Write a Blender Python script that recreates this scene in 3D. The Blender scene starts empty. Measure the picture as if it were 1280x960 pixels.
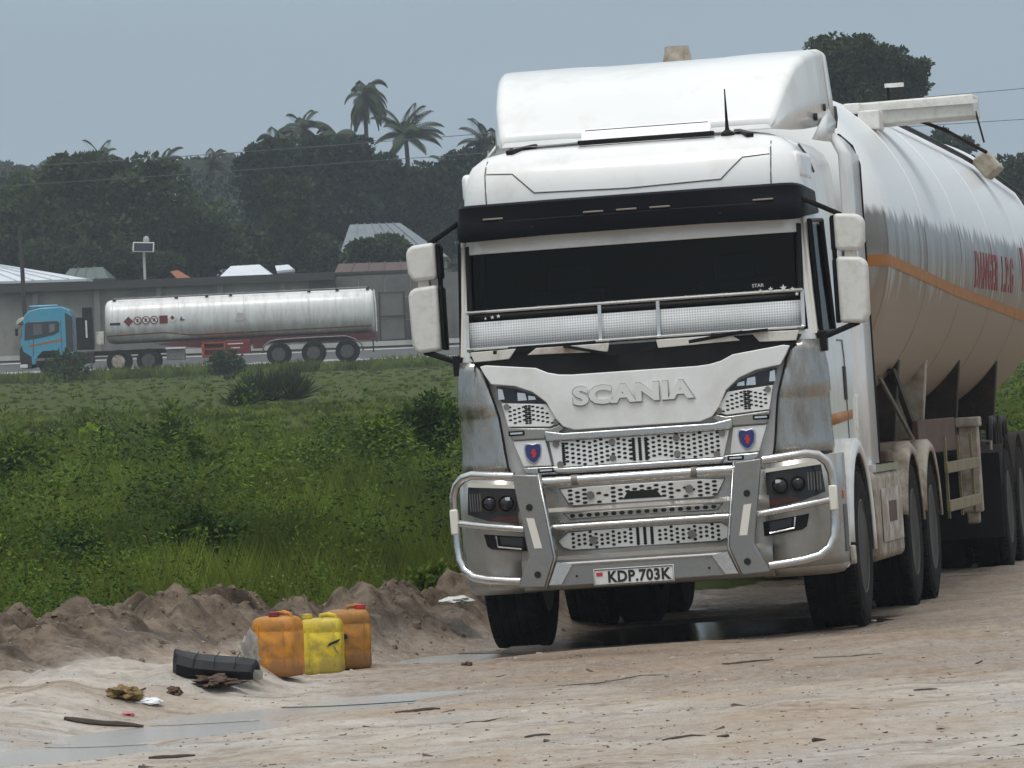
import bpy, bmesh, math, random
import numpy as np
from mathutils import Vector, Matrix, noise
random.seed(7); rng = np.random.default_rng(7)
S = bpy.context.scene; COL = S.collection
PI = math.pi
# ------------------------------------------------------------------ camera
FPX = 7542.0                       # focal length in pixels of a 1280 px wide picture
HC = 2.03                          # camera height above the ground under the truck
up_c = Vector((-.04, -.00902, 1)).normalized()
fw_c = (Vector((0, 1, 0)) - up_c * up_c.y).normalized()
rt_c = fw_c.cross(up_c)
RC = Matrix((rt_c, fw_c, up_c))    # camera axes (right, forward, up) -> world
cd = bpy.data.cameras.new('camera'); cam = bpy.data.objects.new('camera', cd); COL.objects.link(cam)
cd.sensor_width = 36; cd.lens = 36 * FPX / 1280; cd.clip_start = 1; cd.clip_end = 6000
r_ = RC @ Vector((1, 0, 0)); u_ = RC @ Vector((0, 0, 1)); f_ = RC @ Vector((0, 1, 0))
cm = Matrix((r_, u_, -f_)).transposed().to_4x4(); cm.translation = Vector((0, 0, HC))
cam.matrix_world = cm; S.camera = cam
def at(px, py, Z):                 # world point seen at a pixel of the 1280x960 photo, Z metres away
    return RC @ Vector(((px - 640) / FPX * Z, Z, -(py - 480) / FPX * Z)) + Vector((0, 0, HC))
# ------------------------------------------------------------------ world: overcast daylight
SUN_EL, SUN_AZ = math.radians(70), math.radians(200)     # azimuth measured from +Y clockwise
W = bpy.data.worlds.new('World'); S.world = W; W.use_nodes = True
nt = W.node_tree; nt.nodes.clear(); N = nt.nodes.new; L = nt.links.new
out = N('ShaderNodeOutputWorld'); bg = N('ShaderNodeBackground'); L(bg.outputs[0], out.inputs[0])
bg.inputs[1].default_value = 0.1
sky = N('ShaderNodeTexSky'); sky.sky_type = 'NISHITA'; sky.sun_disc = False
sky.sun_elevation = SUN_EL; sky.sun_rotation = SUN_AZ; sky.dust_density = 4
tc = N('ShaderNodeTexCoord'); sx = N('ShaderNodeSeparateXYZ'); L(tc.outputs['Generated'], sx.inputs[0])
mr = N('ShaderNodeMapRange'); mr.inputs[1].default_value = 0; mr.inputs[2].default_value = 1
L(sx.outputs[2], mr.inputs[0])
rp = N('ShaderNodeValToRGB'); L(mr.outputs[0], rp.inputs[0])      # overcast: the zenith is about three times the horizon
e = rp.color_ramp.elements
e[0].position = 0; e[0].color = (.32, .40, .465, 1); e[1].position = 1; e[1].color = (1, 1, 1, 1)
k = rp.color_ramp.elements.new(.06); k.color = (.305, .39, .465, 1)
k = rp.color_ramp.elements.new(.45); k.color = (.64, .70, .74, 1)
nz = N('ShaderNodeTexNoise'); nz.inputs['Scale'].default_value = 3.5; nz.inputs['Detail'].default_value = 4
mp = N('ShaderNodeMapping'); mp.inputs['Scale'].default_value = (1, 1, 4); L(tc.outputs['Generated'], mp.inputs[0]); L(mp.outputs[0], nz.inputs[0])
nr = N('ShaderNodeMapRange'); nr.inputs[3].default_value = 9.6 ; nr.inputs[4].default_value = 14.0; L(nz.outputs[0], nr.inputs[0])
vm = N('ShaderNodeVectorMath'); vm.operation = 'SCALE'; L(rp.outputs[0], vm.inputs[0]); L(nr.outputs[0], vm.inputs[3])
mx = N('ShaderNodeMixRGB'); mx.inputs[0].default_value = .93; L(sky.outputs[0], mx.inputs[1]); L(vm.outputs[0], mx.inputs[2])
L(mx.outputs[0], bg.inputs[0])
sl = bpy.data.lights.new('sun', 'SUN'); sl.energy = 1.5; sl.angle = math.radians(25); sl.color = (1, .97, .93)
so = bpy.data.objects.new('sun', sl); COL.objects.link(so)
sd = Vector((math.sin(SUN_AZ) * math.cos(SUN_EL), math.cos(SUN_AZ) * math.cos(SUN_EL), math.sin(SUN_EL)))
so.rotation_euler = sd.to_track_quat('Z', 'Y').to_euler()
S.view_settings.view_transform = 'Standard'; S.view_settings.look = 'None'
S.view_settings.exposure = 0.0; S.view_settings.gamma = 1
# ------------------------------------------------------------------ helpers
def tag(o, label=None, cat=None, group=None, kind=None):
    if label: o['label'] = label
    if cat: o['category'] = cat
    if group: o['group'] = group
    if kind: o['kind'] = kind
    return o
def empty(name, label, cat, loc=(0, 0, 0), rz=0, group=None):
    o = bpy.data.objects.new(name, None); COL.objects.link(o); o.empty_display_size = .2
    o.location = loc; o.rotation_euler = (0, 0, rz); return tag(o, label, cat, group)
def sub(name, parent):
    o = bpy.data.objects.new(name, None); COL.objects.link(o); o.parent = parent; o.empty_display_size = .1; return o
class MB:
    def __init__(s): s.v = []; s.f = []; s.m = []
    def add(s, V, F, mi=0):
        b = len(s.v); s.v.extend([tuple(q) for q in V]); s.f.extend([tuple(b + i for i in q) for q in F]); s.m.extend([mi] * len(F)); return s
    def box(s, c, d, rot=None, mi=0):
        x, y, z = (q / 2 for q in d)
        V = [Vector(q) for q in ((-x,-y,-z),(x,-y,-z),(x,y,-z),(-x,y,-z),(-x,-y,z),(x,-y,z),(x,y,z),(-x,y,z))]
        if rot is not None:
            if not isinstance(rot, Matrix): rot = Matrix.Rotation(rot[0],3,'X') @ Matrix.Rotation(rot[1],3,'Y') @ Matrix.Rotation(rot[2],3,'Z')
            V = [rot @ q for q in V]
        V = [q + Vector(c) for q in V]
        return s.add(V, [(0,3,2,1),(4,5,6,7),(0,1,5,4),(1,2,6,5),(2,3,7,6),(3,0,4,7)], mi)
    def bar(s, a, b, w, h, mi=0, upv=(0, 0, 1)):
        a = Vector(a); b = Vector(b); d = b - a; l = d.length; d.normalize()
        sdv = d.cross(Vector(upv)); sdv = sdv.normalized() if sdv.length > 1e-6 else Vector((1, 0, 0)); u = sdv.cross(d)
        return s.box((a + b) / 2, (l, w, h), Matrix((d, sdv, u)).transposed(), mi)
    def prism(s, poly, y0, y1, mi=0, ax='y'):
        n = len(poly)
        if ax == 'y': V = [(p[0], y0, p[1]) for p in poly] + [(p[0], y1, p[1]) for p in poly]
        elif ax == 'x': V = [(y0, p[0], p[1]) for p in poly] + [(y1, p[0], p[1]) for p in poly]
        else: V = [(p[0], p[1], y0) for p in poly] + [(p[0], p[1], y1) for p in poly]
        F = [tuple(range(n)), tuple(range(2 * n - 1, n - 1, -1))] + [(i, i + n, (i + 1) % n + n, (i + 1) % n) for i in range(n)]
        return s.add(V, F, mi)
    def tube(s, pts, r, n=10, mi=0, caps=True, closed=False):
        pts = [Vector(p) for p in pts]; m = len(pts); V = []; prev = None
        for i, p in enumerate(pts):
            if closed: t = (pts[(i + 1) % m] - pts[i - 1]).normalized()
            else: t = (pts[min(i + 1, m - 1)] - pts[max(i - 1, 0)]).normalized()
            if prev is None:
                a = Vector((0, 0, 1)) if abs(t.z) < .9 else Vector((1, 0, 0)); u = t.cross(a).normalized()
            else: u = (prev - t * prev.dot(t)).normalized()
            prev = u; w = t.cross(u); rr = r[i] if isinstance(r, (list, tuple)) else r
            for k in range(n):
                q = 2 * PI * k / n; V.append(p + (u * math.cos(q) + w * math.sin(q)) * rr)
        F = []
        for i in range(m if closed else m - 1):
            for k in range(n):
                a, b = i * n + k, i * n + (k + 1) % n; c = ((i + 1) % m) * n
                F.append((a, b, c + (k + 1) % n, c + k))
        if caps and not closed: F += [tuple(range(n))[::-1], tuple(range((m - 1) * n, m * n))]
        return s.add(V, F, mi)
    def lathe(s, prof, c, ax='x', n=40, mi=0, closed=False):      # prof: (along axis, radius)
        V = []; m = len(prof); c = Vector(c)
        for a, r in prof:
            for k in range(n):
                q = 2 * PI * k / n; u, w = r * math.cos(q), r * math.sin(q)
                V.append(c + (Vector((a, u, w)) if ax == 'x' else Vector((u, a, w)) if ax == 'y' else Vector((u, w, a))))
        F = [(i * n + k, i * n + (k + 1) % n, ((i + 1) % m) * n + (k + 1) % n, ((i + 1) % m) * n + k) for i in range(m if closed else m - 1) for k in range(n)]
        if not closed:
            if prof[0][1] > 1e-4: F.append(tuple(range(n))[::-1])
            if prof[-1][1] > 1e-4: F.append(tuple(range((m - 1) * n, m * n)))
        return s.add(V, F, mi)
    def sheet(s, rows, mi=0):
        n = len(rows[0]); V = [p for r in rows for p in r]
        return s.add(V, [(i * n + k, i * n + k + 1, (i + 1) * n + k + 1, (i + 1) * n + k) for i in range(len(rows) - 1) for k in range(n - 1)], mi)
    def build(s, name, mats, parent=None, smooth=35, bevel=0, seg=2, bend=False, cuts=None, solid=0, merge=False, sd=0):
        me = bpy.data.meshes.new(name); me.from_pydata(s.v, [], s.f)
        if not isinstance(mats, (list, tuple)): mats = [mats]
        for q in mats: me.materials.append(q)
        me.polygons.foreach_set('material_index', s.m)
        bm = bmesh.new(); bm.from_mesh(me)
        if merge: bmesh.ops.remove_doubles(bm, verts=bm.verts, dist=1e-4)
        if bend:
            for cx in (cuts or [i * .12 for i in range(-10, 11)]):
                bmesh.ops.bisect_plane(bm, geom=bm.verts[:] + bm.edges[:] + bm.faces[:], plane_co=(cx, 0, 0), plane_no=(1, 0, 0), dist=1e-4)
            for v in bm.verts: v.co.y += bendy(v.co.x)
        bmesh.ops.recalc_face_normals(bm, faces=bm.faces[:])
        bm.to_mesh(me); bm.free()
        o = bpy.data.objects.new(name, me); COL.objects.link(o)
        if parent: o.parent = parent
        if solid: q = o.modifiers.new('s', 'SOLIDIFY'); q.thickness = solid; q.offset = 0
        if bevel: q = o.modifiers.new('b', 'BEVEL'); q.width = bevel; q.segments = seg; q.limit_method = 'ANGLE'; q.angle_limit = math.radians(40)
        if sd: q = o.modifiers.new('d', 'SUBSURF'); q.levels = sd; q.render_levels = sd
        if smooth:
            me.polygons.foreach_set('use_smooth', [True] * len(me.polygons)); me.set_sharp_from_angle(angle=math.radians(smooth))
        return o
def bendy(x): return .06 * min(abs(x), 1.25) ** 2
def npmesh(name, V, F, mats, parent=None, tint=None, smooth=False, mi=None):   # numpy arrays; F (n,3) or (n,4)
    me = bpy.data.meshes.new(name); k = F.shape[1]; n = len(F)
    me.vertices.add(len(V)); me.vertices.foreach_set('co', V.astype(np.float32).ravel())
    me.loops.add(n * k); me.loops.foreach_set('vertex_index', F.astype(np.int32).ravel())
    me.polygons.add(n); me.polygons.foreach_set('loop_start', np.arange(0, n * k, k, dtype=np.int32))
    me.polygons.foreach_set('loop_total', np.full(n, k, dtype=np.int32))
    for q in (mats if isinstance(mats, (list, tuple)) else [mats]): me.materials.append(q)
    if mi is not None: me.polygons.foreach_set('material_index', mi.astype(np.int32))
    me.update(calc_edges=True); me.validate()
    if tint is not None:
        a = me.attributes.new('tint', 'FLOAT', 'FACE'); a.data.foreach_set('value', tint.astype(np.float32))
    if smooth: me.polygons.foreach_set('use_smooth', [True] * n)
    o = bpy.data.objects.new(name, me); COL.objects.link(o)
    if parent: o.parent = parent
    return o
def copy_tree(o, parent=None):
    c = o.copy(); COL.objects.link(c)
    if parent: c.parent = parent
    for ch in list(o.children): copy_tree(ch, c)
    return c
def text_mesh(body, size, extrude=.004, offset=0, sx=1.0, spacing=1.0):
    cu = bpy.data.curves.new('t', 'FONT'); cu.body = body; cu.size = size; cu.extrude = extrude; cu.offset = offset
    cu.align_x = 'CENTER'; cu.align_y = 'CENTER'; cu.space_character = spacing; cu.resolution_u = 3
    o = bpy.data.objects.new('t', cu); COL.objects.link(o)
    dg = bpy.context.evaluated_depsgraph_get(); me = bpy.data.meshes.new_from_object(o.evaluated_get(dg))
    bpy.data.objects.remove(o)
    xs = [v.co.x for v in me.vertices]; zs = [v.co.y for v in me.vertices]
    cx, cz = (min(xs) + max(xs)) / 2, (min(zs) + max(zs)) / 2
    for v in me.vertices: v.co.x = (v.co.x - cx) * sx; v.co.y -= cz
    return me, (max(xs) - min(xs)) * sx, max(zs) - min(zs)
def text_obj(name, body, w, h, m, parent, fn, extrude=.004, offset=0, spacing=1.0, bis=None):   # fitted to w x h, then placed with fn(x, y, z)
    me, w0, h0 = text_mesh(body, 1, extrude, offset, 1, spacing)
    for v in me.vertices: v.co.x *= w / w0; v.co.y *= h / h0
    if bis:
        bm = bmesh.new(); bm.from_mesh(me)
        for i in range(-12, 13):
            bmesh.ops.bisect_plane(bm, geom=bm.verts[:] + bm.edges[:] + bm.faces[:], plane_co=(0, i * bis, 0), plane_no=(0, 1, 0), dist=1e-5)
        bm.to_mesh(me); bm.free()
    for v in me.vertices: v.co = Vector(fn(v.co.x, v.co.y, v.co.z))
    me.materials.clear(); me.materials.append(m)
    o = bpy.data.objects.new(name, me); COL.objects.link(o); o.parent = parent; return o
# ------------------------------------------------------------------ materials
def mat(name, col, rough=.5, metal=0, col2=None, nscale=4, dirt=None, amt=.5, dscale=3, bump=0, bscale=60, coat=0, stretch=(1, 1, 1), zdirt=None, dlo=.45, dhi=.7, drough=.75, tint=False, transl=0, spec=.5, detail=6):
    m = bpy.data.materials.new(name); m.use_nodes = True; t = m.node_tree; P = t.nodes['Principled BSDF']; n = t.nodes.new; l = t.links.new
    c4 = lambda c: tuple(c) + (1,)
    P.inputs['Base Color'].default_value = c4(col); P.inputs['Roughness'].default_value = rough; P.inputs['Metallic'].default_value = metal
    P.inputs['Specular IOR Level'].default_value = spec
    if coat: P.inputs['Coat Weight'].default_value = coat; P.inputs['Coat Roughness'].default_value = .08
    co = n('ShaderNodeTexCoord'); ma = n('ShaderNodeMapping'); ma.inputs['Scale'].default_value = stretch; l(co.outputs['Object'], ma.inputs[0])
    src = None
    if col2:
        a = n('ShaderNodeTexNoise'); a.inputs['Scale'].default_value = nscale; a.inputs['Detail'].default_value = detail; l(ma.outputs[0], a.inputs[0])
        g = n('ShaderNodeMapRange'); g.inputs[1].default_value = .35; g.inputs[2].default_value = .65; l(a.outputs[0], g.inputs[0])
        x = n('ShaderNodeMixRGB'); l(g.outputs[0], x.inputs[0]); x.inputs[1].default_value = c4(col); x.inputs[2].default_value = c4(col2); src = x.outputs[0]
    if dirt:
        a = n('ShaderNodeTexNoise'); a.inputs['Scale'].default_value = dscale; a.inputs['Detail'].default_value = 8; a.inputs['Roughness'].default_value = .65; l(ma.outputs[0], a.inputs[0])
        v = a.outputs[0]
        if zdirt:
            s_ = n('ShaderNodeSeparateXYZ'); l(co.outputs['Object'], s_.inputs[0])
            zr = n('ShaderNodeMapRange'); zr.inputs[1].default_value = zdirt[0]; zr.inputs[2].default_value = zdirt[1]; zr.inputs[3].default_value = zdirt[2]; zr.inputs[4].default_value = 0; l(s_.outputs[2], zr.inputs[0])
            ad = n('ShaderNodeMath'); ad.operation = 'ADD'; l(v, ad.inputs[0]); l(zr.outputs[0], ad.inputs[1]); v = ad.outputs[0]
        g = n('ShaderNodeMapRange'); g.inputs[1].default_value = dlo; g.inputs[2].default_value = dhi; g.inputs[4].default_value = amt; l(v, g.inputs[0])
        x = n('ShaderNodeMixRGB'); l(g.outputs[0], x.inputs[0]); x.inputs[2].default_value = c4(dirt)
        if src: l(src, x.inputs[1])
        else: x.inputs[1].default_value = c4(col)
        src = x.outputs[0]
        r = n('ShaderNodeMapRange'); r.inputs[3].default_value = rough; r.inputs[4].default_value = drough; l(g.outputs[0], r.inputs[0]); l(r.outputs[0], P.inputs['Roughness'])
        if metal: r = n('ShaderNodeMapRange'); r.inputs[3].default_value = metal; r.inputs[4].default_value = 0; l(g.outputs[0], r.inputs[0]); l(r.outputs[0], P.inputs['Metallic'])
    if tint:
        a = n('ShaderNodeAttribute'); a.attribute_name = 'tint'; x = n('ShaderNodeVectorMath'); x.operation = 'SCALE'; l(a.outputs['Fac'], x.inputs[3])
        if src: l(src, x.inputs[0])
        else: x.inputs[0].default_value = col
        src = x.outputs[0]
    if src: l(src, P.inputs['Base Color'])
    if bump:
        a = n('ShaderNodeTexNoise'); a.inputs['Scale'].default_value = bscale; a.inputs['Detail'].default_value = 6; l(ma.outputs[0], a.inputs[0])
        b = n('ShaderNodeBump'); b.inputs['Strength'].default_value = bump; b.inputs['Distance'].default_value = .02; l(a.outputs[0], b.inputs['Height']); l(b.outputs[0], P.inputs['Normal'])
    if transl:
        tr = n('ShaderNodeBsdfTranslucent'); mx_ = n('ShaderNodeMixShader'); mx_.inputs[0].default_value = transl
        if src: l(src, tr.inputs[0])
        else: tr.inputs[0].default_value = c4(col)
        l(P.outputs[0], mx_.inputs[1]); l(tr.outputs[0], mx_.inputs[2]); l(mx_.outputs[0], t.nodes['Material Output'].inputs[0])
    return m
MUD = (.20, .14, .09)
M = dict(
 white=mat('white_paint', (.80, .81, .80), .28, col2=(.74, .75, .74), nscale=1.5, dirt=(.42, .38, .32), amt=.55, dscale=2.2, dlo=.52, dhi=.85, zdirt=(.2, 2.2, .26), coat=.5, bump=.02, bscale=300),
 mirrorwhite=mat('mirror_white', (.66, .655, .62), .35, dirt=(.42, .39, .34), amt=.5, dscale=14, dlo=.48, dhi=.7, bump=.06, bscale=200),
 dirtywhite=mat('dirty_white_paint', (.62, .60, .55), .4, dirt=MUD, amt=.8, dscale=5, zdirt=(.3, 1.5, .22), bump=.08, bscale=120),
 bumper=mat('silver_beige_bumper', (.36, .355, .335), .26, metal=.8, dirt=(.25, .21, .16), amt=.6, dscale=4, zdirt=(.3, 1.1, .15), bump=.05, bscale=150),
 deflector=mat('streaked_steel', (.40, .39, .37), .22, metal=.95, dirt=(.10, .095, .085), amt=.75, dscale=2.2, stretch=(3.5, 3.5, 1.1), dlo=.46, dhi=.66, drough=.4, bump=.5, bscale=2.5),  # dirt, plus dark vertical streaks painted in place of reflections
 chrome=mat('dull_chrome', (.52, .52, .52), .2, metal=1, dirt=(.16, .15, .13), amt=.55, dscale=5, dlo=.5, dhi=.8, bump=.06, bscale=20),
 steel=mat('stainless_tube', (.62, .62, .61), .14, metal=1, dirt=(.12, .11, .09), amt=.6, dscale=7, dlo=.5, dhi=.85, bump=.05, bscale=70),
 brushed=mat('brushed_steel_plate', (.30, .30, .29), .34, metal=.9, dirt=(.18, .17, .15), amt=.6, dscale=7, bump=.08, bscale=90),
 black=mat('black_plastic', (.006, .006, .007), .5, dirt=(.02, .018, .016), amt=.6, dscale=6, spec=.2),
 gloss=mat('glossy_black_visor', (.005, .006, .009), .5, dirt=(.01, .01, .01), amt=.4, spec=.1),
 rubber=mat('tyre_rubber', (.008, .008, .008), .95, spec=.15, dirt=(.07, .055, .04), amt=.35, dscale=7, dlo=.45, dhi=.8, bump=.2, bscale=60),
 rim=mat('dark_dusty_rim', (.05, .048, .045), .55, dirt=(.16, .13, .10), amt=.7, dscale=9),
 hub=mat('worn_hub_metal', (.22, .21, .20), .5, metal=.5, dirt=(.12, .09, .06), amt=.8, dscale=12),
 chassis=mat('muddy_chassis', (.022, .017, .013), .85, dirt=(.06, .036, .022), amt=.9, dscale=5, bump=.2, bscale=40),
 brown=mat('red_brown_mud_paint', (.075, .036, .022), .75, dirt=(.12, .085, .06), amt=.7, dscale=6),
 beige=mat('beige_muddy_paint', (.40, .36, .29), .6, dirt=(.16, .11, .07), amt=.9, dscale=7, zdirt=(.3, 1.2, .15), bump=.1, bscale=80),
 olive=mat('olive_yellow_bar', (.20, .17, .08), .6, dirt=(.12, .09, .06), amt=.8, dscale=6),
 orange=mat('orange_stripe', (.36, .13, .008), .5, dirt=(.3, .15, .06), amt=.6, dscale=9),
 red=mat('red_lettering', (.22, .006, .012), .5, dirt=(.3, .14, .12), amt=.25, dscale=20),
 redpaint=mat('red_paint', (.32, .02, .02), .45, dirt=(.12, .05, .04), amt=.6, dscale=4),
 lens=mat('lamp_lens', (.018, .02, .026), .1, dirt=(.06, .06, .06), amt=.3, spec=.5),
 lamp=mat('lamp_reflector', (.75, .76, .78), .12, metal=.8),
 amber=mat('amber_lens', (.45, .12, .02), .2), redlens=mat('dark_red_lens', (.10, .018, .014), .25),
 blue=mat('badge_blue', (.025, .04, .16), .3), badge=mat('badge_red', (.5, .03, .04), .35), silver=mat('badge_silver', (.5, .5, .52), .3, metal=.8),
 hole=mat('hole_dark', (.012, .012, .012), .9), seam=mat('seam_grey', (.10, .10, .10), .7), letterrim=mat('letter_rim', (.34, .34, .34), .6), letter=mat('white_letter', (.70, .71, .70), .35, dirt=(.5, .48, .44), amt=.4),
 ink=mat('plate_ink', (.012, .012, .012), .5), plate=mat('plate_white', (.72, .72, .70), .45, dirt=(.4, .36, .3), amt=.5, dscale=12),
 markerlens=mat('marker_lens', (.25, .21, .17), .4), cream=mat('cream_reflector', (.72, .70, .62), .35), cloth=mat('cab_lining', (.018, .018, .02), .9),
)
# tank paint: clean white above, a film of beige road mud with streaks that run round the barrel below
m = mat('tank_paint', (.78, .80, .80), .28, col2=(.765, .785, .785), nscale=.8, dirt=(.245, .18, .125), amt=.95, dscale=1.0, stretch=(.5, 5, .5), zdirt=(1.9, 2.85, .8), dlo=.64, dhi=.98, coat=.1, drough=.6); M['tank'] = m
t = m.node_tree; P_ = t.nodes['Principled BSDF']
# treeline reflection painted into the flank as grey with a ragged upper edge
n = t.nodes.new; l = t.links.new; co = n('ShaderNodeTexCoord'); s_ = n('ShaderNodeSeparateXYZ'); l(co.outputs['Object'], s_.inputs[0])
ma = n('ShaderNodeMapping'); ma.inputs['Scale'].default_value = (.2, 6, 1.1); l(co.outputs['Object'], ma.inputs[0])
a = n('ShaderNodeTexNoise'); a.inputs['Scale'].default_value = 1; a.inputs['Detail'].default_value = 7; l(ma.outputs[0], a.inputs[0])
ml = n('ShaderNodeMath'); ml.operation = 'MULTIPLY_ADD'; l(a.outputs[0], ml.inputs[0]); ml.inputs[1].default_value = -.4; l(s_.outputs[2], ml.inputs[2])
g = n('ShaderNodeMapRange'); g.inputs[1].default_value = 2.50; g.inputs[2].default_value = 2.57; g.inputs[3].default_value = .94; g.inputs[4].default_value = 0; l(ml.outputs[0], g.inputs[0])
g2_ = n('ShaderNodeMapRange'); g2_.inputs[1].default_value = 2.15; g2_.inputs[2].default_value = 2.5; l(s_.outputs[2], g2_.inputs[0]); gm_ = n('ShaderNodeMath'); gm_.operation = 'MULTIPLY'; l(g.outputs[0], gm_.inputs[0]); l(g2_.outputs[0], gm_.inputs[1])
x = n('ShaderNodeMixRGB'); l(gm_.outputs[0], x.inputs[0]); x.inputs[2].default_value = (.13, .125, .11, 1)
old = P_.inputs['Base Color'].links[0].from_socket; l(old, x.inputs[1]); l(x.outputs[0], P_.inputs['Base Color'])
def glass(name, tr, gl):
    m = bpy.data.materials.new(name); m.use_nodes = True; t = m.node_tree; t.nodes.clear(); n = t.nodes.new
    o = n('ShaderNodeOutputMaterial'); a = n('ShaderNodeBsdfTransparent'); a.inputs[0].default_value = tr + (1,)
    b = n('ShaderNodeBsdfGlossy'); b.inputs['Roughness'].default_value = .05; b.inputs[0].default_value = (gl,) * 3 + (1,)
    fz = n('ShaderNodeFresnel'); fz.inputs[0].default_value = 1.5; x = n('ShaderNodeMixShader')
    t.links.new(fz.outputs[0], x.inputs[0]); t.links.new(a.outputs[0], x.inputs[1]); t.links.new(b.outputs[0], x.inputs[2]); t.links.new(x.outputs[0], o.inputs[0]); return m
M['glass'] = glass('tinted_glass', (.40, .45, .52), .3); M['sideglass'] = glass('side_glass', (.3, .34, .37), .4)
# fine wire mesh of the screen guard: too fine to model, a dense grid of dots
m = mat('guard_mesh', (.60, .62, .63), .65, dirt=(.4, .38, .35), amt=.4, dscale=4); M['mesh'] = m
t = m.node_tree; P_ = t.nodes['Principled BSDF']; n = t.nodes.new; l = t.links.new
co = n('ShaderNodeTexCoord'); ma = n('ShaderNodeMapping'); ma.inputs['Scale'].default_value = (1, 0, 1); l(co.outputs['Object'], ma.inputs[0])
vo = n('ShaderNodeTexVoronoi'); vo.voronoi_dimensions = '3D'; vo.inputs['Scale'].default_value = 60; vo.inputs['Randomness'].default_value = 0; l(ma.outputs[0], vo.inputs[0])
g = n('ShaderNodeMapRange'); g.inputs[1].default_value = .2; g.inputs[2].default_value = .4; l(vo.outputs[0], g.inputs[0])
x = n('ShaderNodeMixRGB'); l(g.outputs[0], x.inputs[0]); x.inputs[1].default_value = (.30, .31, .33, 1); old = P_.inputs['Base Color'].links[0].from_socket; l(old, x.inputs[2]); l(x.outputs[0], P_.inputs['Base Color'])
# ================================================================== ground
TC = Vector((.882, 38, -1.652)); TM_c = (Matrix.Rotation(-.067, 3, 'Y') @ Matrix.Rotation(-.008, 3, 'X') @ Matrix.Rotation(-.164, 3, 'Z'))
TR = RC @ TM_c; TO = RC @ TC + Vector((0, 0, HC))
LN = TR @ Vector((0, 0, 1))                                   # normal of the lot under the truck
def lotz(x, y): return TO.z - (LN.x * (x - TO.x) + LN.y * (y - TO.y)) / LN.z
def sst(a, b, v): q = np.clip((v - a) / (b - a), 0, 1); return q * q * (3 - 2 * q)
def ridge_y(x): return np.clip(42.9 + 2.4 * (x + .3), 29, 60) + .35 * np.sin(x * 1.7)
def base_z(x, y):                                             # numpy: lot, field, road bank
    x = np.asarray(x, float); y = np.asarray(y, float)
    lot = lotz(np.clip(x, -9, 14), np.clip(y, 0, 58))
    fz = np.interp(y, [0, 43, 272, 273.4, 275.3, 287.6, 289, 294, 400, 3000], [0.0, 0.0, .52, .55, .60, 1.40, 1.62, 1.70, 1.8, 1.8])
    edge = np.where(x < .6, ridge_y(x) + 1.2, ridge_y(np.full_like(x, .6)) + 1.2 + (x - .6) * 2.6)
    w = sst(-1.0, 2.5, y - edge)
    return lot * (1 - w) + fz * w
def bank_amp(x, y):
    d_ = y - ridge_y(x); a = np.exp(-(d_ / np.where(d_ < 0, 1.5 + .7 * sst(-1.0, -2.5, np.asarray(x)), 1.1)) ** 2) * (1 - sst(.1, 1.2, x))
    return a
def ground_z(x, y):                                           # macro shape, no lumps
    h = .37 + .07 * np.sin(np.asarray(x) * 2.1 + .6)
    return base_z(x, y) + bank_amp(x, y) * h
def steps(a, b, n): return list(np.linspace(a, b, n, endpoint=False))
def geo(a, b, n): return list(np.geomspace(a, b, n))
xs = [-x for x in geo(7, 2500, 26)][::-1] + steps(-6.9, -5, 30) + steps(-5, 1.2, 190) + steps(1.2, 8, 100) + geo(8.2, 2500, 28)
ys = [-200, -60, 0, 8] + steps(12, 22, 26) + steps(22, 31, 130) + steps(31, 43.5, 330) + steps(43.5, 60, 60) + geo(60.5, 268, 40) + [272, 273.4, 275.3, 287.6, 289] + geo(294, 4000, 26)
def plane_at(px, py):                                          # point of the lot plane seen at a pixel (to place things where they stand)
    d = at(px, py, 1) - Vector((0, 0, HC)); k = LN.dot(TO - Vector((0, 0, HC))) / LN.dot(d); return Vector((0, 0, HC)) + d * k
PUD = []
for px, py, wx_, wy_, dp in ((50, 938, .5, .85, .08), (215, 908, .55, .8, .075), (350, 884, .7, .55, .07), (500, 866, .5, .4, .06), (560, 818, .45, .9, .07), (690, 803, .25, .9, .06), (850, 786, 1.25, 1.5, .06)):
    p_ = plane_at(px, py); PUD.append((p_.x, p_.y, wx_, wy_, dp))
X, Y = np.meshgrid(np.array(xs), np.array(ys)); Z = ground_z(X, Y); A = bank_amp(X, Y)
Zf = Z.ravel(); Xf = X.ravel(); Yf = Y.ravel(); Af = A.ravel()
low = np.exp(-((Yf - (ridge_y(Xf) - 3.9)) / 1.6) ** 2) * (1 - sst(-1.75, -1.25, Xf))    # low wet sand heaps in front of the bank, left
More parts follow.
